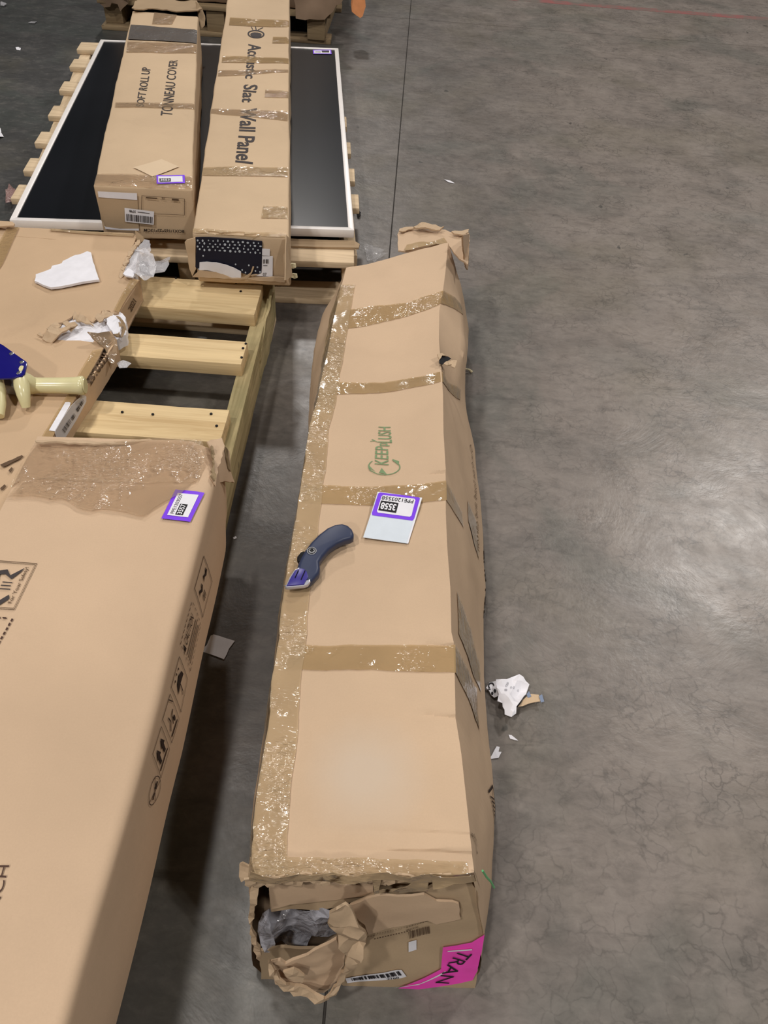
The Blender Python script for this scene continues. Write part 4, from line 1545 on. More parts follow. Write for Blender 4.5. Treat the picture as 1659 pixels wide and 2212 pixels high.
# dark tears near the front carton
bm = bmesh.new()
for k, pts in enumerate([[(0, 455), (60, 430), (140, 395), (150, 402), (80, 440), (20, 470)], [(55, 490), (75, 470), (82, 480), (65, 505)], [(0, 605), (30, 580), (38, 592), (8, 618)]]):
    bm = bmesh.new()
    sheet(bm, [U(*r5(*p), ZA + .004) for p in pts], sp=.008, thick=.0006, amp=.0012, ns=50, jag=.0015, seed=155 + k)
    obj('scuff', bm, M_ink_soft, flat_box, flat=True)

# white torn sheet lying on the flat carton
bm = bmesh.new()
sheet(bm, A3([(275, 612), (285, 560), (330, 545), (405, 520), (415, 495), (490, 470), (500, 450), (600, 412), (640, 405), (695, 378), (725, 388), (740, 460), (775, 560), (790, 600), (570, 640), (405, 668)], ZA + .010),
      sp=.012, thick=.006, amp=.0025, ns=16, jag=.001, seed=160)
tag(obj('foam_sheet', bm, M_foam, None, 30), 'torn white piece of foam board lying on the flat carton', 'packing foam')

# ================================================================ TAPE GUN
gun = thing('tape_dispenser', 'blue and cream hand-held tape gun lying on the flat carton at the left edge', 'tape gun', U(30, 830, ZA + .004))
gz = ZA + .065
bm = bmesh.new()
extrude_poly(bm, [U(*r9(*p), gz) for p in ((-520, 330), (-420, 200), (-150, 195), (40, 285), (200, 400), (370, 520), (372, 560), (340, 680), (300, 715), (150, 740), (-200, 750), (-450, 640))], .005, .0015)
obj('side_plate', bm, M_gun_blue, gun, 40)
for k, (x, y) in enumerate(((160, 412), (303, 530), (265, 675), (-120, 640))):
    bm = bmesh.new()
    c = U(*r9(x, y), gz)
    tube(bm, [c + Vector((0, 0, -.001)), c + Vector((0, 0, .0015)), c + Vector((0, 0, .002))], [.0045, .0045, .003], 14)
    obj('rivet', bm, M_steel, gun, 40)
bm = bmesh.new()
extrude_poly(bm, [U(*r9(*p), gz + .0012) for p in ((262, 640), (255, 610), (275, 575), (300, 568), (325, 575), (320, 605), (305, 640), (280, 648))], .002, .0005)
obj('plate_slot', bm, M_cream, gun, 40)
# handle: a moulded grip, flared end
hz = ZA + .024
h0, h1 = U(*r9(330, 845), hz), U(*r9(1165, 850), hz)
bm = bmesh.new()
ts = [0, .12, .25, .6, .85, .93, .97, 1.0]
tube(bm, [h0.lerp(h1, t) for t in ts], [.020, .0185, .0165, .0170, .0185, .0200, .0205, .0180], 20)
obj('handle', bm, M_cream, gun, 50)
bm = bmesh.new()
e0 = U(*r9(1180, 850), hz)
tube(bm, [h1, e0], [.0165, .0160], 20)
obj('end_cap', bm, M_cream, gun, 50)
bm = bmesh.new()
g2 = [U(*r9(270, 740), ZA + .052), U(*r9(340, 790), ZA + .042), U(*r9(430, 845), ZA + .026)]
tube(bm, g2, [.017, .019, .0185], 18)
obj('frame', bm, M_cream, gun, 60)
bm = bmesh.new()
g0 = [U(*r9(285, 730), ZA + .052), U(*r9(300, 860), ZA + .044), U(*r9(325, 980), ZA + .034), U(*r9(345, 1080), ZA + .022), U(*r9(358, 1150), ZA + .013)]
tube(bm, g0, [.015, .0155, .0135, .0105, .0085], 18)
obj('trigger_guard', bm, M_cream, gun, 60)
bm = bmesh.new()
g1 = [U(*r9(-60, 740), ZA + .05), U(*r9(-20, 900), ZA + .036), U(*r9(-10, 1100), ZA + .026), U(*r9(-20, 1270), ZA + .016)]
tube(bm, g1, [.014, .014, .0135, .011], 16)
obj('blade_guard', bm, M_cream, gun, 50)
bm = bmesh.new()
c = U(*r9(-280, 470), 0) * 0 + U(*r9(-330, 470), gz - .01)
tube(bm, [c, c - Vector((0, 0, .05))], [.05, .05], 28)
obj('tape_roll', bm, M_tape, gun, 50)
bm = bmesh.new()
extrude_poly(bm, [U(*r9(*p), ZA + .03) for p in ((20, 740), (200, 735), (215, 860), (60, 840))], .025, .003)
obj('roller', bm, plain('grey_roller', (.25, .24, .23), .4), gun, 40)

# ================================================================ SCREEN ON ITS PALLET
ZP = .140
pal = thing('pallet', 'weathered wooden pallet under the white-framed screen', 'pallet', (-.75, 2.9, 0))
r1 = lambda x, y: (x * 500 / 1659., y * 500 / 1659.)
left_ends = [r1(590, 300), r1(540, 420), r1(470, 582), r1(395, 757), r1(305, 942), r1(228, 1132), r1(145, 1320)]
ra_, rb_ = U(738, 225, ZP), U(787, 548, ZP)


def right_at(y):
    t = (y - rb_.y) / (ra_.y - rb_.y)
    return rb_.lerp(ra_, t)


lw = [U(*p, ZP) for p in left_ends]
near_l = Vector((-1.215, 1.985, ZP))
bdirs = []
for i, p in enumerate(lw + [None]):
    if p is None:
        p = Vector((-1.16, 2.03, ZP))
        q = Vector((-.15, 2.125, ZP))
    else:
        q = right_at(p.y + .02)
        q = Vector((q.x, p.y + .115 * (q.x - p.x), ZP))
    sh = Vector((0, -.048, -.02))
    board('deck_board', M_pine_old, pal, p + sh + Vector((0, 0, 0)), q + sh, .098, .020, 40 + i, .001)
    bdirs.append((p, q))
dfar, dnear = lw[0], Vector((-1.16, 2.0, 0))
for i, t in enumerate((.018, .5, .982)):
    a_ = bdirs[0][0].lerp(bdirs[0][1], t)
    b_ = bdirs[-1][0].lerp(bdirs[-1][1], t)
    dv = (b_ - a_).normalized()
    board('stringer', M_pine_oldy, pal, Vector((a_.x, a_.y, .020)), Vector((b_.x, b_.y, .020)) + dv * .02, .045, .0995, 60 + i)
for i, k in enumerate((0, 3, 7)):
    p, q = bdirs[k]
    sh = Vector((0, -.05, -ZP))
    board('bottom_board', M_pine_old, pal, p + sh, q + sh, .10, .0195, 70 + i)
# cardboard layers under the screen at the near edge
bm = bmesh.new()
bq = [UP(*p, Vector((0, 0, .147)), Vector((0, 0, 1))) for p in ((430, 512), (618, 515), (765, 520), (777, 527), (775, 535), (618, 531), (430, 528))]
sheet(bm, bq, sp=.03, thick=.006, amp=.001, jag=.001, seed=171)
slip = obj('slip_sheet', bm, M_box_dull, None)
tag(slip, 'thin cardboard slip sheet between screen and pallet', 'cardboard')

tv = thing('monitor', 'large black screen with white frame lying face up on the far pallet', 'screen', (-.75, 2.85, .148))
Zt = .176
co = [U(20, 475, Zt), U(765, 497, Zt), U(731, 104, Zt), U(217, 85, Zt)]
cen = sum(co, Vector()) / 4
ins = [p.lerp(cen, .0) for p in co]


def inset(quad, d):
    out = []
    for i in range(4):
        p = quad[i]
        a = (quad[(i + 1) % 4] - p).normalized()
        b = (quad[(i - 1) % 4] - p).normalized()
        out.append(p + (a + b) * d)
    return out


inn = inset(co, .017)
for i in range(4):
    j = (i + 1) % 4
    bm = bmesh.new()
    qd = [co[i], co[j], inn[j], inn[i]]
    hexa(bm, [p - Vector((0, 0, .025)) for p in qd] + qd, .0015)
    obj('frame_bar', bm, M_bezel, tv, 40)
bm = bmesh.new()
qd = [p - Vector((0, 0, .003)) for p in inset(co, .0165)]
hexa(bm, [p - Vector((0, 0, .012)) for p in qd] + qd, 0)
scr = obj('screen', bm, M_screen, tv)
bm = bmesh.new()
qd = [p - Vector((0, 0, .016)) for p in inset(co, .0165)]
hexa(bm, [p - Vector((0, 0, .010)) for p in qd] + qd, 0)
obj('back_panel', bm, M_dark, tv)
r2 = lambda x, y: (400 + x * 500 / 1659., y * 500 / 1659.)
lq = [U(*r2(*p), Zt - .002) for p in ((918, 388), (1050, 390), (1045, 358), (915, 360))]
lab = obj('purple_label', lay(Ink().rect(0, 0, 1, 1), lq), M_purple, tv)
obj('label_face', lay(Ink().rect(.06, .12, .94, .80), lq, off=.0018), M_white, lab)
obj('print', lay(Ink().rect(.48, .30, .88, .74).rect(.12, .3, .42, .36).rect(.12, .5, .42, .56), lq, off=.0024), M_ink_grey, lab)

# ================================================================ TWO LONG CARTONS ON THE SCREEN
ZS = .180


def hex_carton(name, parent, top, zt, zb, mat, amp, seed, spread=(0, 0, 0, 0)):
    """top: near-left, near-right, far-right, far-left pixels at height zt; straight down to zb"""
    t = [U(*p, zt) for p in top]
    bq_ = [Vector((p.x, p.y, zb)) for p in t]
    bq_[0].x -= spread[0]
    bq_[1].x += spread[1]
    bq_[0].y -= spread[2]
    bq_[1].y -= spread[2]
    b = bmesh.new()
    hexa(b, bq_ + t, .006, 6, amp, 6, seed, 3)
    return obj(name, b, mat, parent, 40), t, bq_


ton = thing('carton', 'long brown carton with a grey tape band and closed end, lying left on the screen', 'box', (-.8, 2.5, ZS))
ZTn = .330
ton_body, tt, tb = hex_carton('body', ton, ((201, 400), (415, 409), (428, 36), (285, 22)), ZTn, ZS, M_box_top, .003, 4, (0, 0, .0))
TB = bvh_of(ton_body)
nrm = (tt[1] - tt[0]).cross(Vector((0, 0, 1))).normalized()
if nrm.y > 0:
    nrm = -nrm


def T1(pts, z=ZTn):
    return [U(*r1(*p), z) for p in pts]


def top_decal(name, ink, quad, mat, parent, bv, off=.0025):
    return obj(name, lay(ink, quad, bv, off=off), mat, parent)


top_decal('printed_words', Ink().text('SOFT ROLL UP', 0, 0, 1, 1, .006), T1([(1030, 770), (1083, 492), (1020, 488), (975, 765)]), M_ink_grey, ton, TB, .0012)
top_decal('printed_words', Ink().text('TONNEAU COVER', 0, 0, 1, 1, .006), T1([(1235, 835), (1275, 435), (1215, 432), (1150, 828)]), M_ink_grey, ton, TB, .0012)
R = Ink().rect(0, 0, 1, 1)
top_decal('grey_tape', R, T1([(918, 288), (1420, 315), (1423, 218), (938, 180)]), M_tape_grey, ton, TB, .0035)
top_decal('tape', R, T1([(1090, 175), (1235, 175), (1280, 85), (1110, 80)]), M_tape_clear, ton, TB)
top_decal('tape', R, T1([(905, 375), (1420, 385), (1420, 320), (915, 300)]), M_tape_clear, ton, TB)
top_decal('tape', R, T1([(825, 770), (1410, 785), (1412, 745), (830, 735)]), M_tape_clear, ton, TB, .003)
top_decal('tape', R, T1([(672, 1330), (1375, 1362), (1378, 1270), (690, 1245)]), M_tape_clear, ton, TB, .003)
top_decal('patch', Ink().poly([(0, .5), (.62, 1), (1, .55), (.42, 0)]), T1([(955, 1270), (1285, 1270), (1285, 1150), (955, 1150)]), M_pale_card, ton, TB, .003)
lq = T1([(1125, 1325), (1328, 1325), (1325, 1265), (1122, 1262)])
lab = top_decal('purple_label', R, lq, M_purple, ton, TB, .0045)
top_decal('label_face', Ink().rect(.06, .12, .92, .84), lq, M_white, lab, TB, .0052)
top_decal('print', Ink().rect(.10, .18, .50, .58), lq, M_ink_grey, lab, TB, .0058)
top_decal('print', Ink().text('3553', .14, .26, .46, .50, .02), lq, M_white, lab, TB, .0064)
# near end details
r8 = lambda x, y: (180 + x * 260 / 1659., 360 + y * 260 / 1659.)
tp0 = tt[0].copy()


def TE(pts, off=0.0):
    return [UP(*r8(*p), tp0 + nrm * off, nrm) for p in pts]


def end_decal(name, ink, pts, mat, off=.003):
    return obj(name, lay(ink, TE(pts), TB, nrm, off, reach=.05), mat, ton)


end_decal('end_flap', R, [(250, 830), (770, 850), (750, 440), (215, 400)], M_box_panel, .0035)
end_decal('blank_label', R, [(215, 410), (748, 448), (742, 355), (203, 328)], M_white, .005)
end_decal('blank_label', Ink().poly([(0, 0), (1, 0), (1, 1), (.5, .5), (0, .9)]), [(245, 845), (772, 868), (772, 840), (250, 805)], M_white, .005)
end_decal('printed_frame', Ink().frame(0, 0, 1, 1, .012, .02).rect(.10, .86, .36, .93).rect(.70, .84, .86, .95).rect(.47, .86, .485, 1).rect(.51, .86, .525, 1),
          [(800, 640), (1400, 660), (1400, 435), (805, 390)], M_ink_soft, .004)
end_decal('printed_text', Ink().text('BOX1/165*25*13CM', 0, 0, 1, 1, .02), [(1390, 862), (840, 845), (840, 885), (1390, 905)], M_ink, .004)
lq = [(585, 740), (975, 785), (980, 605), (575, 550)]
lab = end_decal('barcode_label', R, lq, M_white, .0065)
lq = [lq[2], lq[3], lq[0], lq[1]]
obj('print', lay(Ink().barcode(.05, .40, .95, .90, 30, 11).text('3798', .62, .08, .84, .26, .02).rect(.15, .15, .56, .19), TE(lq), TB, nrm, .0075, reach=.05), M_ink_grey, lab)
# far end: opened flaps
bm = bmesh.new()
sheet(bm, [U(*p, ZTn + .012) for p in ((284, 14), (300, -6), (400, 2), (425, 3), (436, 18), (428, 24), (400, 22), (330, 18), (290, 20))], sp=.016, thick=.004, amp=.007, ns=14, jag=.002, seed=181)
fpn = Vector((1, -.3, .6)).normalized()
p0 = U(432, 20, ZTn + .004)
sheet(bm, [UP(*p, p0, fpn) for p in ((424, 3), (436, 16), (443, 34), (442, 55), (436, 62), (432, 46), (428, 26))], fpn, .014, .004, .005, 20, .001, 182)
obj('end_flap', bm, M_box_dull, ton, 30)

aco = thing('carton', 'long brown carton on the screen, its torn near end showing black dotted wrap', 'box', (-.5, 2.5, ZS))
ZAc = .318
aco_body, at, ab = hex_carton('body', aco, ((415, 503), (624, 514), (625, -8), (494, -20)), ZAc, ZS, M_box_top, .0035, 8, (.0, .0, .0))
AC = bvh_of(aco_body)
T2 = lambda pts, z=ZAc: [U(*r2(*p), z) for p in pts]
top_decal('printed_words', Ink().text('Acoustic', 0, 0, 1, 1, .018), T2([(452, 318), (428, 562), (505, 566), (548, 320)]), M_ink_grey, aco, AC, .0012)
top_decal('printed_words', Ink().text('Slat', 0, 0, 1, 1, .018), T2([(420, 610), (405, 735), (487, 742), (525, 612)]), M_ink_grey, aco, AC, .0012)
top_decal('printed_words', Ink().text('Wall Panel', 0, 0, 1, 1, .018), T2([(402, 778), (358, 1170), (485, 1182), (515, 782)]), M_ink_grey, aco, AC, .0012)
ink = Ink().ring(.5, .35, .5, .35, .09, .09, 24).disc(.5, .3, .34, .2).stroke([(.5, .7), (.45, .95)], .06).stroke([(.6, .72), (.9, .9)], .05).stroke([(.3, .7), (.2, .92)], .05)
top_decal('printed_emblem', ink, T2([(445, 272), (568, 276), (570, 185), (450, 180)]), M_ink_grey, aco, AC, .0012)
for k, (a, b, c, d, mt) in enumerate([
        ((315, 180), (745, 195), (745, 150), (322, 125), M_tape), ((625, 310), (743, 312), (745, 268), (630, 265), M_tape), ((262, 450), (742, 460), (742, 420), (268, 402), M_tape),
        ((235, 548), (740, 520), (740, 500), (240, 505), M_tape_clear), ((570, 700), (740, 700), (740, 655), (575, 645), M_tape_clear), ((180, 815), (735, 870), (738, 800), (186, 785), M_tape_clear),
        ((105, 1255), (735, 1275), (737, 1205), (118, 1198), M_tape_wr), ((545, 1565), (735, 1570), (735, 1490), (560, 1480), M_tape_wr)]):
    top_decal('tape', R, T2([a, b, c, d]), mt, aco, AC, .0022)
r6 = lambda x, y: (400 + x * 260 / 1659., 480 + y * 260 / 1659.)
bm = lay(R, [U(*r6(*p), ZAc) for p in ((70, 190), (1400, 245), (1400, 175), (75, 95))], AC, off=.004)
obj('tape', bm, M_tape_wr, aco, 60)
anr = (at[1] - at[0]).cross(Vector((0, 0, 1))).normalized()
if anr.y > 0:
    anr = -anr


def AE(pts, off=0.0):
    return [UP(*r6(*p), at[0] + anr * off, anr) for p in pts]


bm = bmesh.new()
sheet(bm, AE([(140, 215), (330, 210), (560, 225), (800, 240), (1060, 265), (1060, 480), (1050, 700), (960, 735), (840, 720), (600, 640), (400, 650), (190, 655), (140, 620), (150, 400)], .005), anr, .014, .003, .001, 20, .0008, 191)
pan = obj('packed_foam', bm, M_navy_cloth, aco, 30)
pan['label'] = 'black inner wrap with pale dots'
ink = Ink()
r_ = random.Random(4)
for row in range(4):
    for k in range(13):
        ink.disc(.03 + k * .076 + .028 * (row % 2) + r_.uniform(-.008, .008), .94 - row * .095 - .0 + r_.uniform(-.012, .012), r_.choice((.010, .014, .019)), r_.choice((.022, .03, .038)))
for x, y in ((.05, .03), (.64, .06), (.70, .10), (.75, .03), (.90, .10), (.97, .08), (.93, .22), (.11, .46), (.6, .26), (.8, .26)):
    ink.disc(x, y, .012, .028)
_d = obj('dots', lay(ink, AE([(145, 650), (1060, 720), (1062, 260), (150, 215)], .005), None, anr, .0012), M_dot, pan)
_d['kind'] = 'stuff'
bm = bmesh.new()
sheet(bm, AE([(195, 660), (197, 555), (300, 545), (430, 552), (560, 585), (680, 630), (770, 680), (770, 765), (650, 770), (560, 735), (420, 690), (300, 660)], .009), anr, .012, .001, .002, 20, .001, 192)
obj('paper_flap', bm, M_white, aco, 30)
bm = bmesh.new()
sheet(bm, AE([(915, 745), (920, 725), (1050, 700), (1060, 470), (1208, 468), (1205, 752), (1000, 745)], .0042), anr, .02, .0006, .0004, 20, 0, 193)
sheet(bm, AE([(1060, 365), (1168, 372), (1166, 465), (1060, 460)], .0042), anr, .02, .0006, .0004, 20, 0, 194)
lab = obj('barcode_label', bm, M_white, aco, 30)
obj('print', lay(Ink().barcode(.1, .66, .62, .86, 5, 3).text('07', .08, .05, .42, .20, .01).rect(.1, .55, .5, .57), AE([(1060, 750), (1208, 752), (1208, 468), (1060, 470)], .0042), None, anr, .001), M_ink_grey, lab)
bm = bmesh.new()
for k, pts in enumerate([[(100, 755), (200, 660), (420, 690), (560, 735), (640, 770), (800, 770), (900, 700), (930, 610), (950, 620), (920, 700), (860, 780), (1000, 770), (1200, 755), (1370, 765), (1375, 830), (1100, 810), (800, 790), (400, 770), (250, 760)],
                         [(1000, 725), (930, 745), (900, 735), (960, 720)]]):
    sheet(bm, AE(pts, .010), anr, .012, .003, .003, 30, .0012, 195 + k)
obj('torn_edge', bm, M_box_in, aco, 25)
bm = bmesh.new()
sn2 = Vector((1, -.25, .15)).normalized()
p0 = at[1] + Vector((.004, 0, -.03))
sheet(bm, [UP(*r6(*p), p0, sn2) for p in ((1390, 180), (1440, 230), (1450, 290), (1420, 370), (1445, 520), (1470, 640), (1475, 745), (1385, 800), (1385, 500))], sn2, .012, .003, .004, 24, .001, 198)
obj('side_flap', bm, M_box_top, aco, 30)
bm = bmesh.new()
sheet(bm, AE([(-5, 275), (20, 245), (150, 215), (140, 420), (150, 640), (100, 740), (60, 640), (20, 400)], .003), anr, .014, .003, .004, 20, .001, 199)
obj('side_flap', bm, M_box_top, aco, 30)
bm = bmesh.new()
for x, y in ((1485, 610), (1505, 750)):
    c = UP(*r6(x, y), p0, sn2)
    sheet(bm, [c + Vector((a * .008, 0, b * .007)) for a, b in ((-1, -.6), (0, -1), (1, -.4), (.8, .8), (-.4, 1), (-1.2, .4))], Vector((0, -1, 0)), .005, .005, .003, 80, .001, int(y))
obj('foam_crumb', bm, M_twine, aco, flat=True)

# ================================================================ FAR PALLET WITH WRAPPED LOAD
far = thing('pallet', 'dark wooden pallet at the top edge behind the screen, carrying a wrapped load', 'pallet', (-1.0, 4.9, 0))
fx0, fx1 = -1.62, -.47
for i, yy in enumerate((4.40, 4.95, 5.45)):
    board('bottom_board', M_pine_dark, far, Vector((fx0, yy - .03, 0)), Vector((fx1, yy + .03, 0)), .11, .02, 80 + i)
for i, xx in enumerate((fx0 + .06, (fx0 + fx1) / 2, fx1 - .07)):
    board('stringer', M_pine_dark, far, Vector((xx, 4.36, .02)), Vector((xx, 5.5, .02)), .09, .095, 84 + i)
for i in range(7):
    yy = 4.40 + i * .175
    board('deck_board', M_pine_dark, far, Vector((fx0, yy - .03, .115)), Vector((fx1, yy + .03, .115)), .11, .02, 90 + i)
load = thing('wrapped_load', 'bulky load in brown paper on the far pallet at the top edge', 'box', (-1.05, 4.9, .135))
bm = bmesh.new()
hexa(bm, [Vector(p) for p in ((fx0 + .02, 4.37, .137), (fx1 - .02, 4.40, .137), (fx1 - .02, 5.48, .137), (fx0 + .02, 5.46, .137), (fx0 + .04, 4.40, .75), (fx1 - .04, 4.42, .75), (fx1 - .03, 5.45, .75), (fx0 + .05, 5.44, .75))],
     .02, 5, .012, 5, 3)
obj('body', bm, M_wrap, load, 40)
bm = bmesh.new()
wn = Vector((0.05, -1, .12)).normalized()
p0 = Vector((fx1 - .2, 4.335, .2))
r0 = lambda x, y: (600 + x * 300 / 1659., y * 300 / 1659.)
sheet(bm, [UP(*r0(*p), p0, wn) for p in ((150, -260), (210, 60), (215, 220), (330, 240), (380, 225), (480, 240), (560, 235), (600, 190), (660, 140), (700, 60), (760, 40), (850, -260))], wn, .03, .004, .022, 9, .004, 201)
obj('torn_wrap', bm, M_wrap, load, 30)
bm = bmesh.new()
p0 = Vector((fx0 + .1, 4.32, .2))
rA = lambda x, y: (200 + x * 260 / 1659., y * 260 / 1659.)
sheet(bm, [UP(*rA(*p), p0, wn) for p in ((60, 30), (150, 110), (230, 100), (260, 40), (340, 60), (380, 160), (420, 110), (500, 40), (540, -160), (60, -180))], wn, .03, .004, .03, 9, .004, 202)
obj('torn_wrap', bm, M_wrap, load, 30)
bm = bmesh.new()
p0 = Vector((-.36, 4.40, .14))
on = Vector((.1, -1, .25)).normalized()
sheet(bm, [UP(*r0(*p), p0, on) for p in ((875, 40), (890, -60), (1040, -60), (1050, 80), (1015, 195), (985, 215), (940, 185), (885, 140))], on, .02, .05, .006, 20, .001, 203)
tag(obj('orange_box', bm, M_orange, None, 30), 'small orange cardboard piece beside the far pallet at the top edge', 'cardboard')

# ================================================================ THINGS ON THE LONG CARTON
r4 = lambda x, y: (600 + x * 340 / 1659., 1050 + y * 340 / 1659.)
kz = ZT + .0215
kn = thing('utility_knife', 'navy curved utility knife with blue nose lying on the long crumpled carton', 'knife', U(690, 1200, ZT))
K = lambda pts, z=kz: [U(*r4(*p), z) for p in pts]
bm = bmesh.new()
extrude_poly(bm, K([(200, 860), (215, 800), (245, 735), (290, 660), (350, 580), (430, 500), (520, 430), (600, 395), (680, 384), (740, 402), (785, 442), (803, 490), (800, 528), (770, 545), (700, 562),
                    (620, 600), (540, 660), (475, 735), (440, 790), (447, 860), (437, 910), (390, 962), (335, 1010), (250, 1020), (190, 940)]), .019, .0065, 4)
obj('handle', bm, M_navy, kn, 60)
bm = bmesh.new()
extrude_poly(bm, K([(78, 1058), (120, 960), (170, 885), (225, 850), (275, 855), (315, 890), (340, 960), (345, 1000), (318, 1035), (272, 1050), (100, 1066)], kz - .0005), .008, .002, 2)
obj('nose', bm, M_silver, kn, 40)
bm = bmesh.new()
extrude_poly(bm, K([(92, 1050), (140, 955), (182, 888), (230, 864), (275, 870), (305, 900), (322, 955), (275, 1034)], kz + .0012), .006, .0006)
obj('nose_cover', bm, M_blue, kn, 40)
bm = bmesh.new()
for a, b in (((218, 885), (182, 965)), ((287, 890), (245, 985))):
    tube(bm, [p for p in K([a, b], kz + .0022)], .0007, 6)
obj('groove', bm, M_dark, kn)
bm = bmesh.new()
extrude_poly(bm, K([(66, 1045), (100, 1066), (272, 1052), (300, 1035), (110, 1040)], kz - .0075), .0012, 0)
obj('blade', bm, M_steel, kn)
bm = bmesh.new()
extrude_poly(bm, K([(280, 680), (240, 695), (205, 740), (203, 765), (215, 790), (240, 790), (300, 720)], kz - .004), .010, .002)
obj('slider', bm, M_dark, kn, 40)
c = K([(358, 686)])[0]
bm = bmesh.new()
tube(bm, [c - Vector((0, 0, .001)), c + Vector((0, 0, .0012))], [.0078, .0078], 24)
scw = obj('screw', bm, M_steel, kn, 40)
bm = lay(Ink().ring(.5, .5, .40, .40, .07, .07, 20).stroke([(.3, .6), (.5, .4), (.7, .6)], .14).disc(.5, .68, .12, .10), [c + Vector(p) for p in ((-.0078, -.0078, .0012), (.0078, -.0078, .0012), (.0078, .0078, .0012), (-.0078, .0078, .0012))], off=.0003)
obj('print', bm, M_dark, scw)
bm = bmesh.new()
tube(bm, K([(455, 735), (520, 660), (600, 595), (680, 552), (740, 525)], kz - .0062), [.002, .0026, .0022, .003, .0034], 10)
obj('grip_slot', bm, M_dark, kn)

lz = ZT - .001
lb = thing('stock_label', 'purple-bordered stock label 3558 half peeled from its liner on the long carton', 'label', U(840, 1120, ZT))
lq = [U(*r4(*p), lz) for p in ((900, 540), (1375, 606), (1520, 140), (1052, 76))]
ctr = lq[0].lerp(lq[2], .5)
dv = (lq[3] - lq[0])


def peel(q, v):
    t = clamp((q - lq[0]).dot(dv) / dv.length_squared)
    return q + Vector((0, 0, .004 * smooth((t - .5) * 2)))


bm = bmesh.new()
sheet(bm, lq, sp=.008, thick=.0006, bend=peel)
lin = obj('liner', bm, M_liner, lb, 60)
LQ = lambda pts: [U(*r4(*p), lz) for p in pts]
LBV = bvh_of(lin)


def lab_piece(name, ink, pts, mat, parent, off):
    return obj(name, lay(ink, LQ(pts), LBV, off=off, maxlen=.008), mat, parent, 60)


pq = [(985, 308), (1432, 368), (1500, 135), (1062, 84)]
stk = lab_piece('purple_sticker', Ink().poly([(.03, 0), (.97, 0), (1, .06), (1, .94), (.97, 1), (.03, 1), (0, .94), (0, .06)]), pq, M_purple, lb, .0006)
iq = [(1040, 282), (1405, 332), (1452, 155), (1098, 112)]
lab_piece('label_face', Ink().poly([(.04, 0), (.96, 0), (1, .08), (1, .92), (.96, 1), (.04, 1), (0, .92), (0, .08)]), iq, M_white, stk, .0010)
bq2 = [(1058, 262), (1246, 292), (1272, 196), (1088, 168)]
lab_piece('print', Ink().rect(0, 0, 1, 1), bq2, M_black, stk, .0014)
lab_piece('print', Ink().text('3558', 0, 0, 1, 1, .03), [(1252, 212), (1084, 184), (1078, 250), (1236, 272)][0:0] or [(1252, 210), (1094, 186), (1076, 250), (1234, 272)], M_white, stk, .0018)
lab_piece('print', Ink().text('PPE1203558', 0, 0, 1, 1, .01), [(1432, 166), (1102, 124), (1092, 160), (1422, 202)], M_black, stk, .0014)
obj('liner_edge', lay(Ink().rect(.0, .96, 1, 1).rect(.965, 0, 1, 1).rect(0, .50, 1, .53), lq, LBV, off=.0005, maxlen=.008), M_white, lb)

# ================================================================ LITTER ON THE FLOOR
r7 = lambda x, y: (500 + x / 2.304, 1300 + y / 2.304)


def litter(name, pts, conv, mat, label, cat, z=.004, sp=.008, thick=.0008, amp=.004, ns=30, seed=1, jag=.0008, flat=True, bend=None):
    b = bmesh.new()
    sheet(b, [U(*conv(*p), z) for p in pts], sp=sp, thick=thick, amp=amp, ns=ns, jag=jag, seed=seed, bend=bend)
    lo = min(v.co.z for v in b.verts)
    for v in b.verts:
        v.co.z += .0006 - lo
    return tag(obj(name, b, mat, None, 25, flat), label, cat)


idn = lambda x, y: (x, y)
wr = thing('crumpled_wrapper', 'crumpled white printed wrapper on the floor right of the long carton', 'litter', U(1100, 1500, 0))


def wpart(name, pts, mat, z, amp, seed, sp=.008, ns=30, thick=.0008):
    b = bmesh.new()
    sheet(b, [U(*r7(*p), z) for p in pts], sp=sp, thick=thick, amp=amp, ns=ns, jag=.001, seed=seed)
    for v in b.verts:
        v.co.z = max(v.co.z, .0008)
    return obj(name, b, mat, wr, 22)


wp = wpart('paper', [(1315, 392), (1370, 385), (1400, 370), (1435, 355), (1485, 405), (1470, 450), (1440, 495), (1415, 530), (1415, 560), (1390, 582), (1360, 560), (1350, 500), (1325, 490), (1330, 460), (1318, 430)], M_white, .022, .016, 301)
WB = bvh_of(wp)
ink = Ink()
r_ = random.Random(8)
for k in range(9):
    x, y = r_.uniform(.15, .85), r_.uniform(.4, .9)
    ink.ring(x, y, .05, .06, .02, .025, 8)
obj('print', lay(ink, [U(*r7(*p), .022) for p in ((1350, 500), (1440, 480), (1450, 380), (1340, 400))], WB, off=.001), plain('pale_grey_ink', (.42, .42, .46), .6), wp)
w2 = wpart('paper_tail', [(1268, 425), (1285, 400), (1320, 395), (1325, 430), (1330, 465), (1310, 472)], M_white, .012, .008, 302)
obj('print', lay(Ink().ring(.4, .7, .3, .25, .12, .1, 10, 0, 4).disc(.7, .35, .12, .12).disc(.45, .2, .1, .1).rect(.05, .4, .3, .5), [U(*r7(*p), .012) for p in ((1275, 465), (1330, 470), (1322, 395), (1270, 400))], bvh_of(w2), off=.001), M_black, w2)
wpart('card_scrap', [(1425, 525), (1450, 490), (1490, 455), (1530, 460), (1538, 495), (1500, 500), (1450, 520)], M_box_top, .012, .005, 303)
wpart('blue_corner', [(1530, 470), (1545, 462), (1556, 498), (1540, 502)], M_blue_grey, .012, .003, 304)
wpart('blue_corner', [(1468, 462), (1480, 445), (1492, 470), (1475, 480)], M_blue_grey, .010, .003, 305)

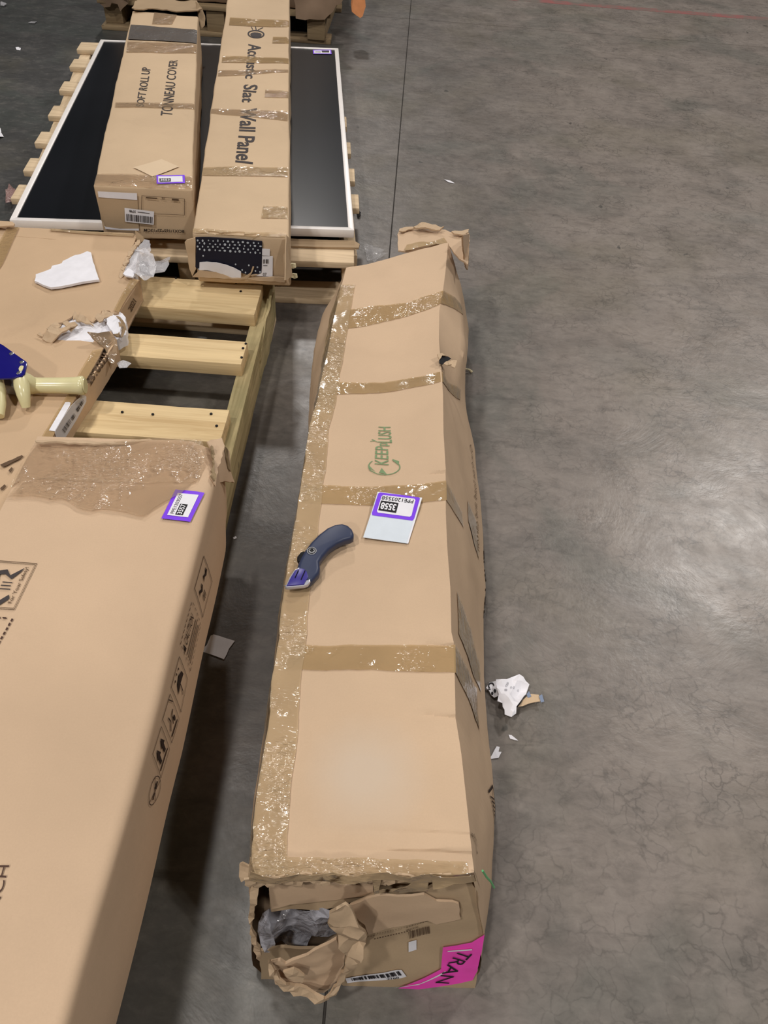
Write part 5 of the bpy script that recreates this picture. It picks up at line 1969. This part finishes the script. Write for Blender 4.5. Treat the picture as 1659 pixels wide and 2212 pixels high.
litter('paper_scrap', [(1380, 658), (1395, 660), (1428, 688), (1410, 684), (1388, 678)], r7, M_white, 'small white paper sliver on the floor below the crumpled wrapper', 'litter', amp=.002, seed=311)
litter('paper_scrap', [(1285, 780), (1300, 755), (1320, 720), (1335, 722), (1330, 745), (1345, 745), (1330, 775), (1300, 778)], r7, M_white, 'tiny crumpled white scrap against the right side of the long carton', 'litter', amp=.006, seed=312)
litter('paper_card', [(590, 1500), (640, 1480), (720, 1500), (1000, 1585), (900, 1720), (815, 1900), (600, 1820), (430, 1760), (470, 1700), (520, 1660)], q7, M_white,
       'white paper card lying on the dark floor between the cartons', 'litter', z=.008, amp=.004, ns=14, sp=.012, seed=313, flat=False)
litter('paper_scrap', [(1490, 915), (1510, 908), (1515, 920), (1495, 928)], r5, M_white, 'tiny pale crumb on the floor beside the skid runner', 'litter', amp=.001, seed=314, sp=.004)
litter('plastic_scrap', [(5, 30), (20, 10), (40, 20), (50, 38), (30, 50), (5, 50)], r1, M_film, 'pale plastic scrap on the dark floor at the top left corner', 'litter', amp=.01, seed=315, sp=.02)
litter('plastic_scrap', [(200, 158), (225, 148), (265, 155), (250, 170), (215, 168)], r1, M_film, 'pale plastic scrap on the dark floor left of the far pallet', 'litter', amp=.006, seed=316, sp=.015)
litter('plastic_scrap', [(112, 340), (130, 335), (150, 345), (145, 358), (118, 355)], r1, M_white, 'small white scrap on the dark floor left of the screen', 'litter', amp=.006, seed=317, sp=.015)
litter('paper_scrap', [(-30, 940), (5, 925), (10, 955), (26, 975), (0, 990), (-30, 985)], r1, M_white, 'white scrap at the left edge beside the weathered pallet', 'litter', amp=.008, seed=318, sp=.02)
litter('plastic_film', [(55, 1380), (75, 1350), (105, 1355), (125, 1400), (110, 1440), (85, 1490), (55, 1500), (50, 1450)], r1, M_redfilm, 'reddish clear film scrap at the near left corner of the weathered pallet', 'litter', amp=.02, seed=319, sp=.02)
rb6 = lambda x, y: (580 + x * 320 / 1659., 440 + y * 320 / 1659.)
litter('plastic_film', [(1060, 500), (1100, 490), (1180, 500), (1260, 510), (1300, 545), (1260, 580), (1340, 598), (1220, 640), (1190, 665), (1130, 640), (1110, 660), (1085, 560)], rb6, M_film_clear,
       'crumpled clear film on the floor between the weathered pallet and long carton', 'litter', amp=.02, ns=16, seed=320, sp=.014, flat=False)
litter('dark_scrap', [(985, 90), (1015, 75), (1035, 105), (1025, 150), (1000, 160), (990, 120)], rb6, M_dark, 'small black scrap beside the right edge of the weathered pallet', 'litter', amp=.012, seed=321, sp=.01)
litter('paper_scrap', [(1440, 845), (1470, 850), (1490, 862), (1460, 858)], lambda x, y: (900 + x * 759 / 1659. * 0 + (x - 1310) * .4575, y * .4575), M_white, 'tiny white fleck on the floor beyond the long carton', 'litter', amp=.001, seed=322, sp=.01)
bm = bmesh.new()
tube(bm, [UP(x, y, Vector((.2, 1.75, .1)), Vector((0, 1, 0))) * 0 + U(x, y, z) for x, y, z in ((1000, 797, .02), (1008, 797, .014), (1014, 799, .008), (1020, 804, .005))], [.002, .0022, .003, .004], 7)
tag(obj('twine', bm, M_twine, None), 'short pale twine end poking out by the far right side of the long carton', 'litter')
bm = bmesh.new()
tube(bm, [U(x, y, z) for x, y, z in ((261, 2106, .05), (259, 2130, .03), (256, 2162, .0035))], [.0015, .0024, .0018], 6)
tag(obj('wood_splinter', bm, M_pine, None), 'thin pale wood splinter leaning by the near end of the large carton', 'litter')
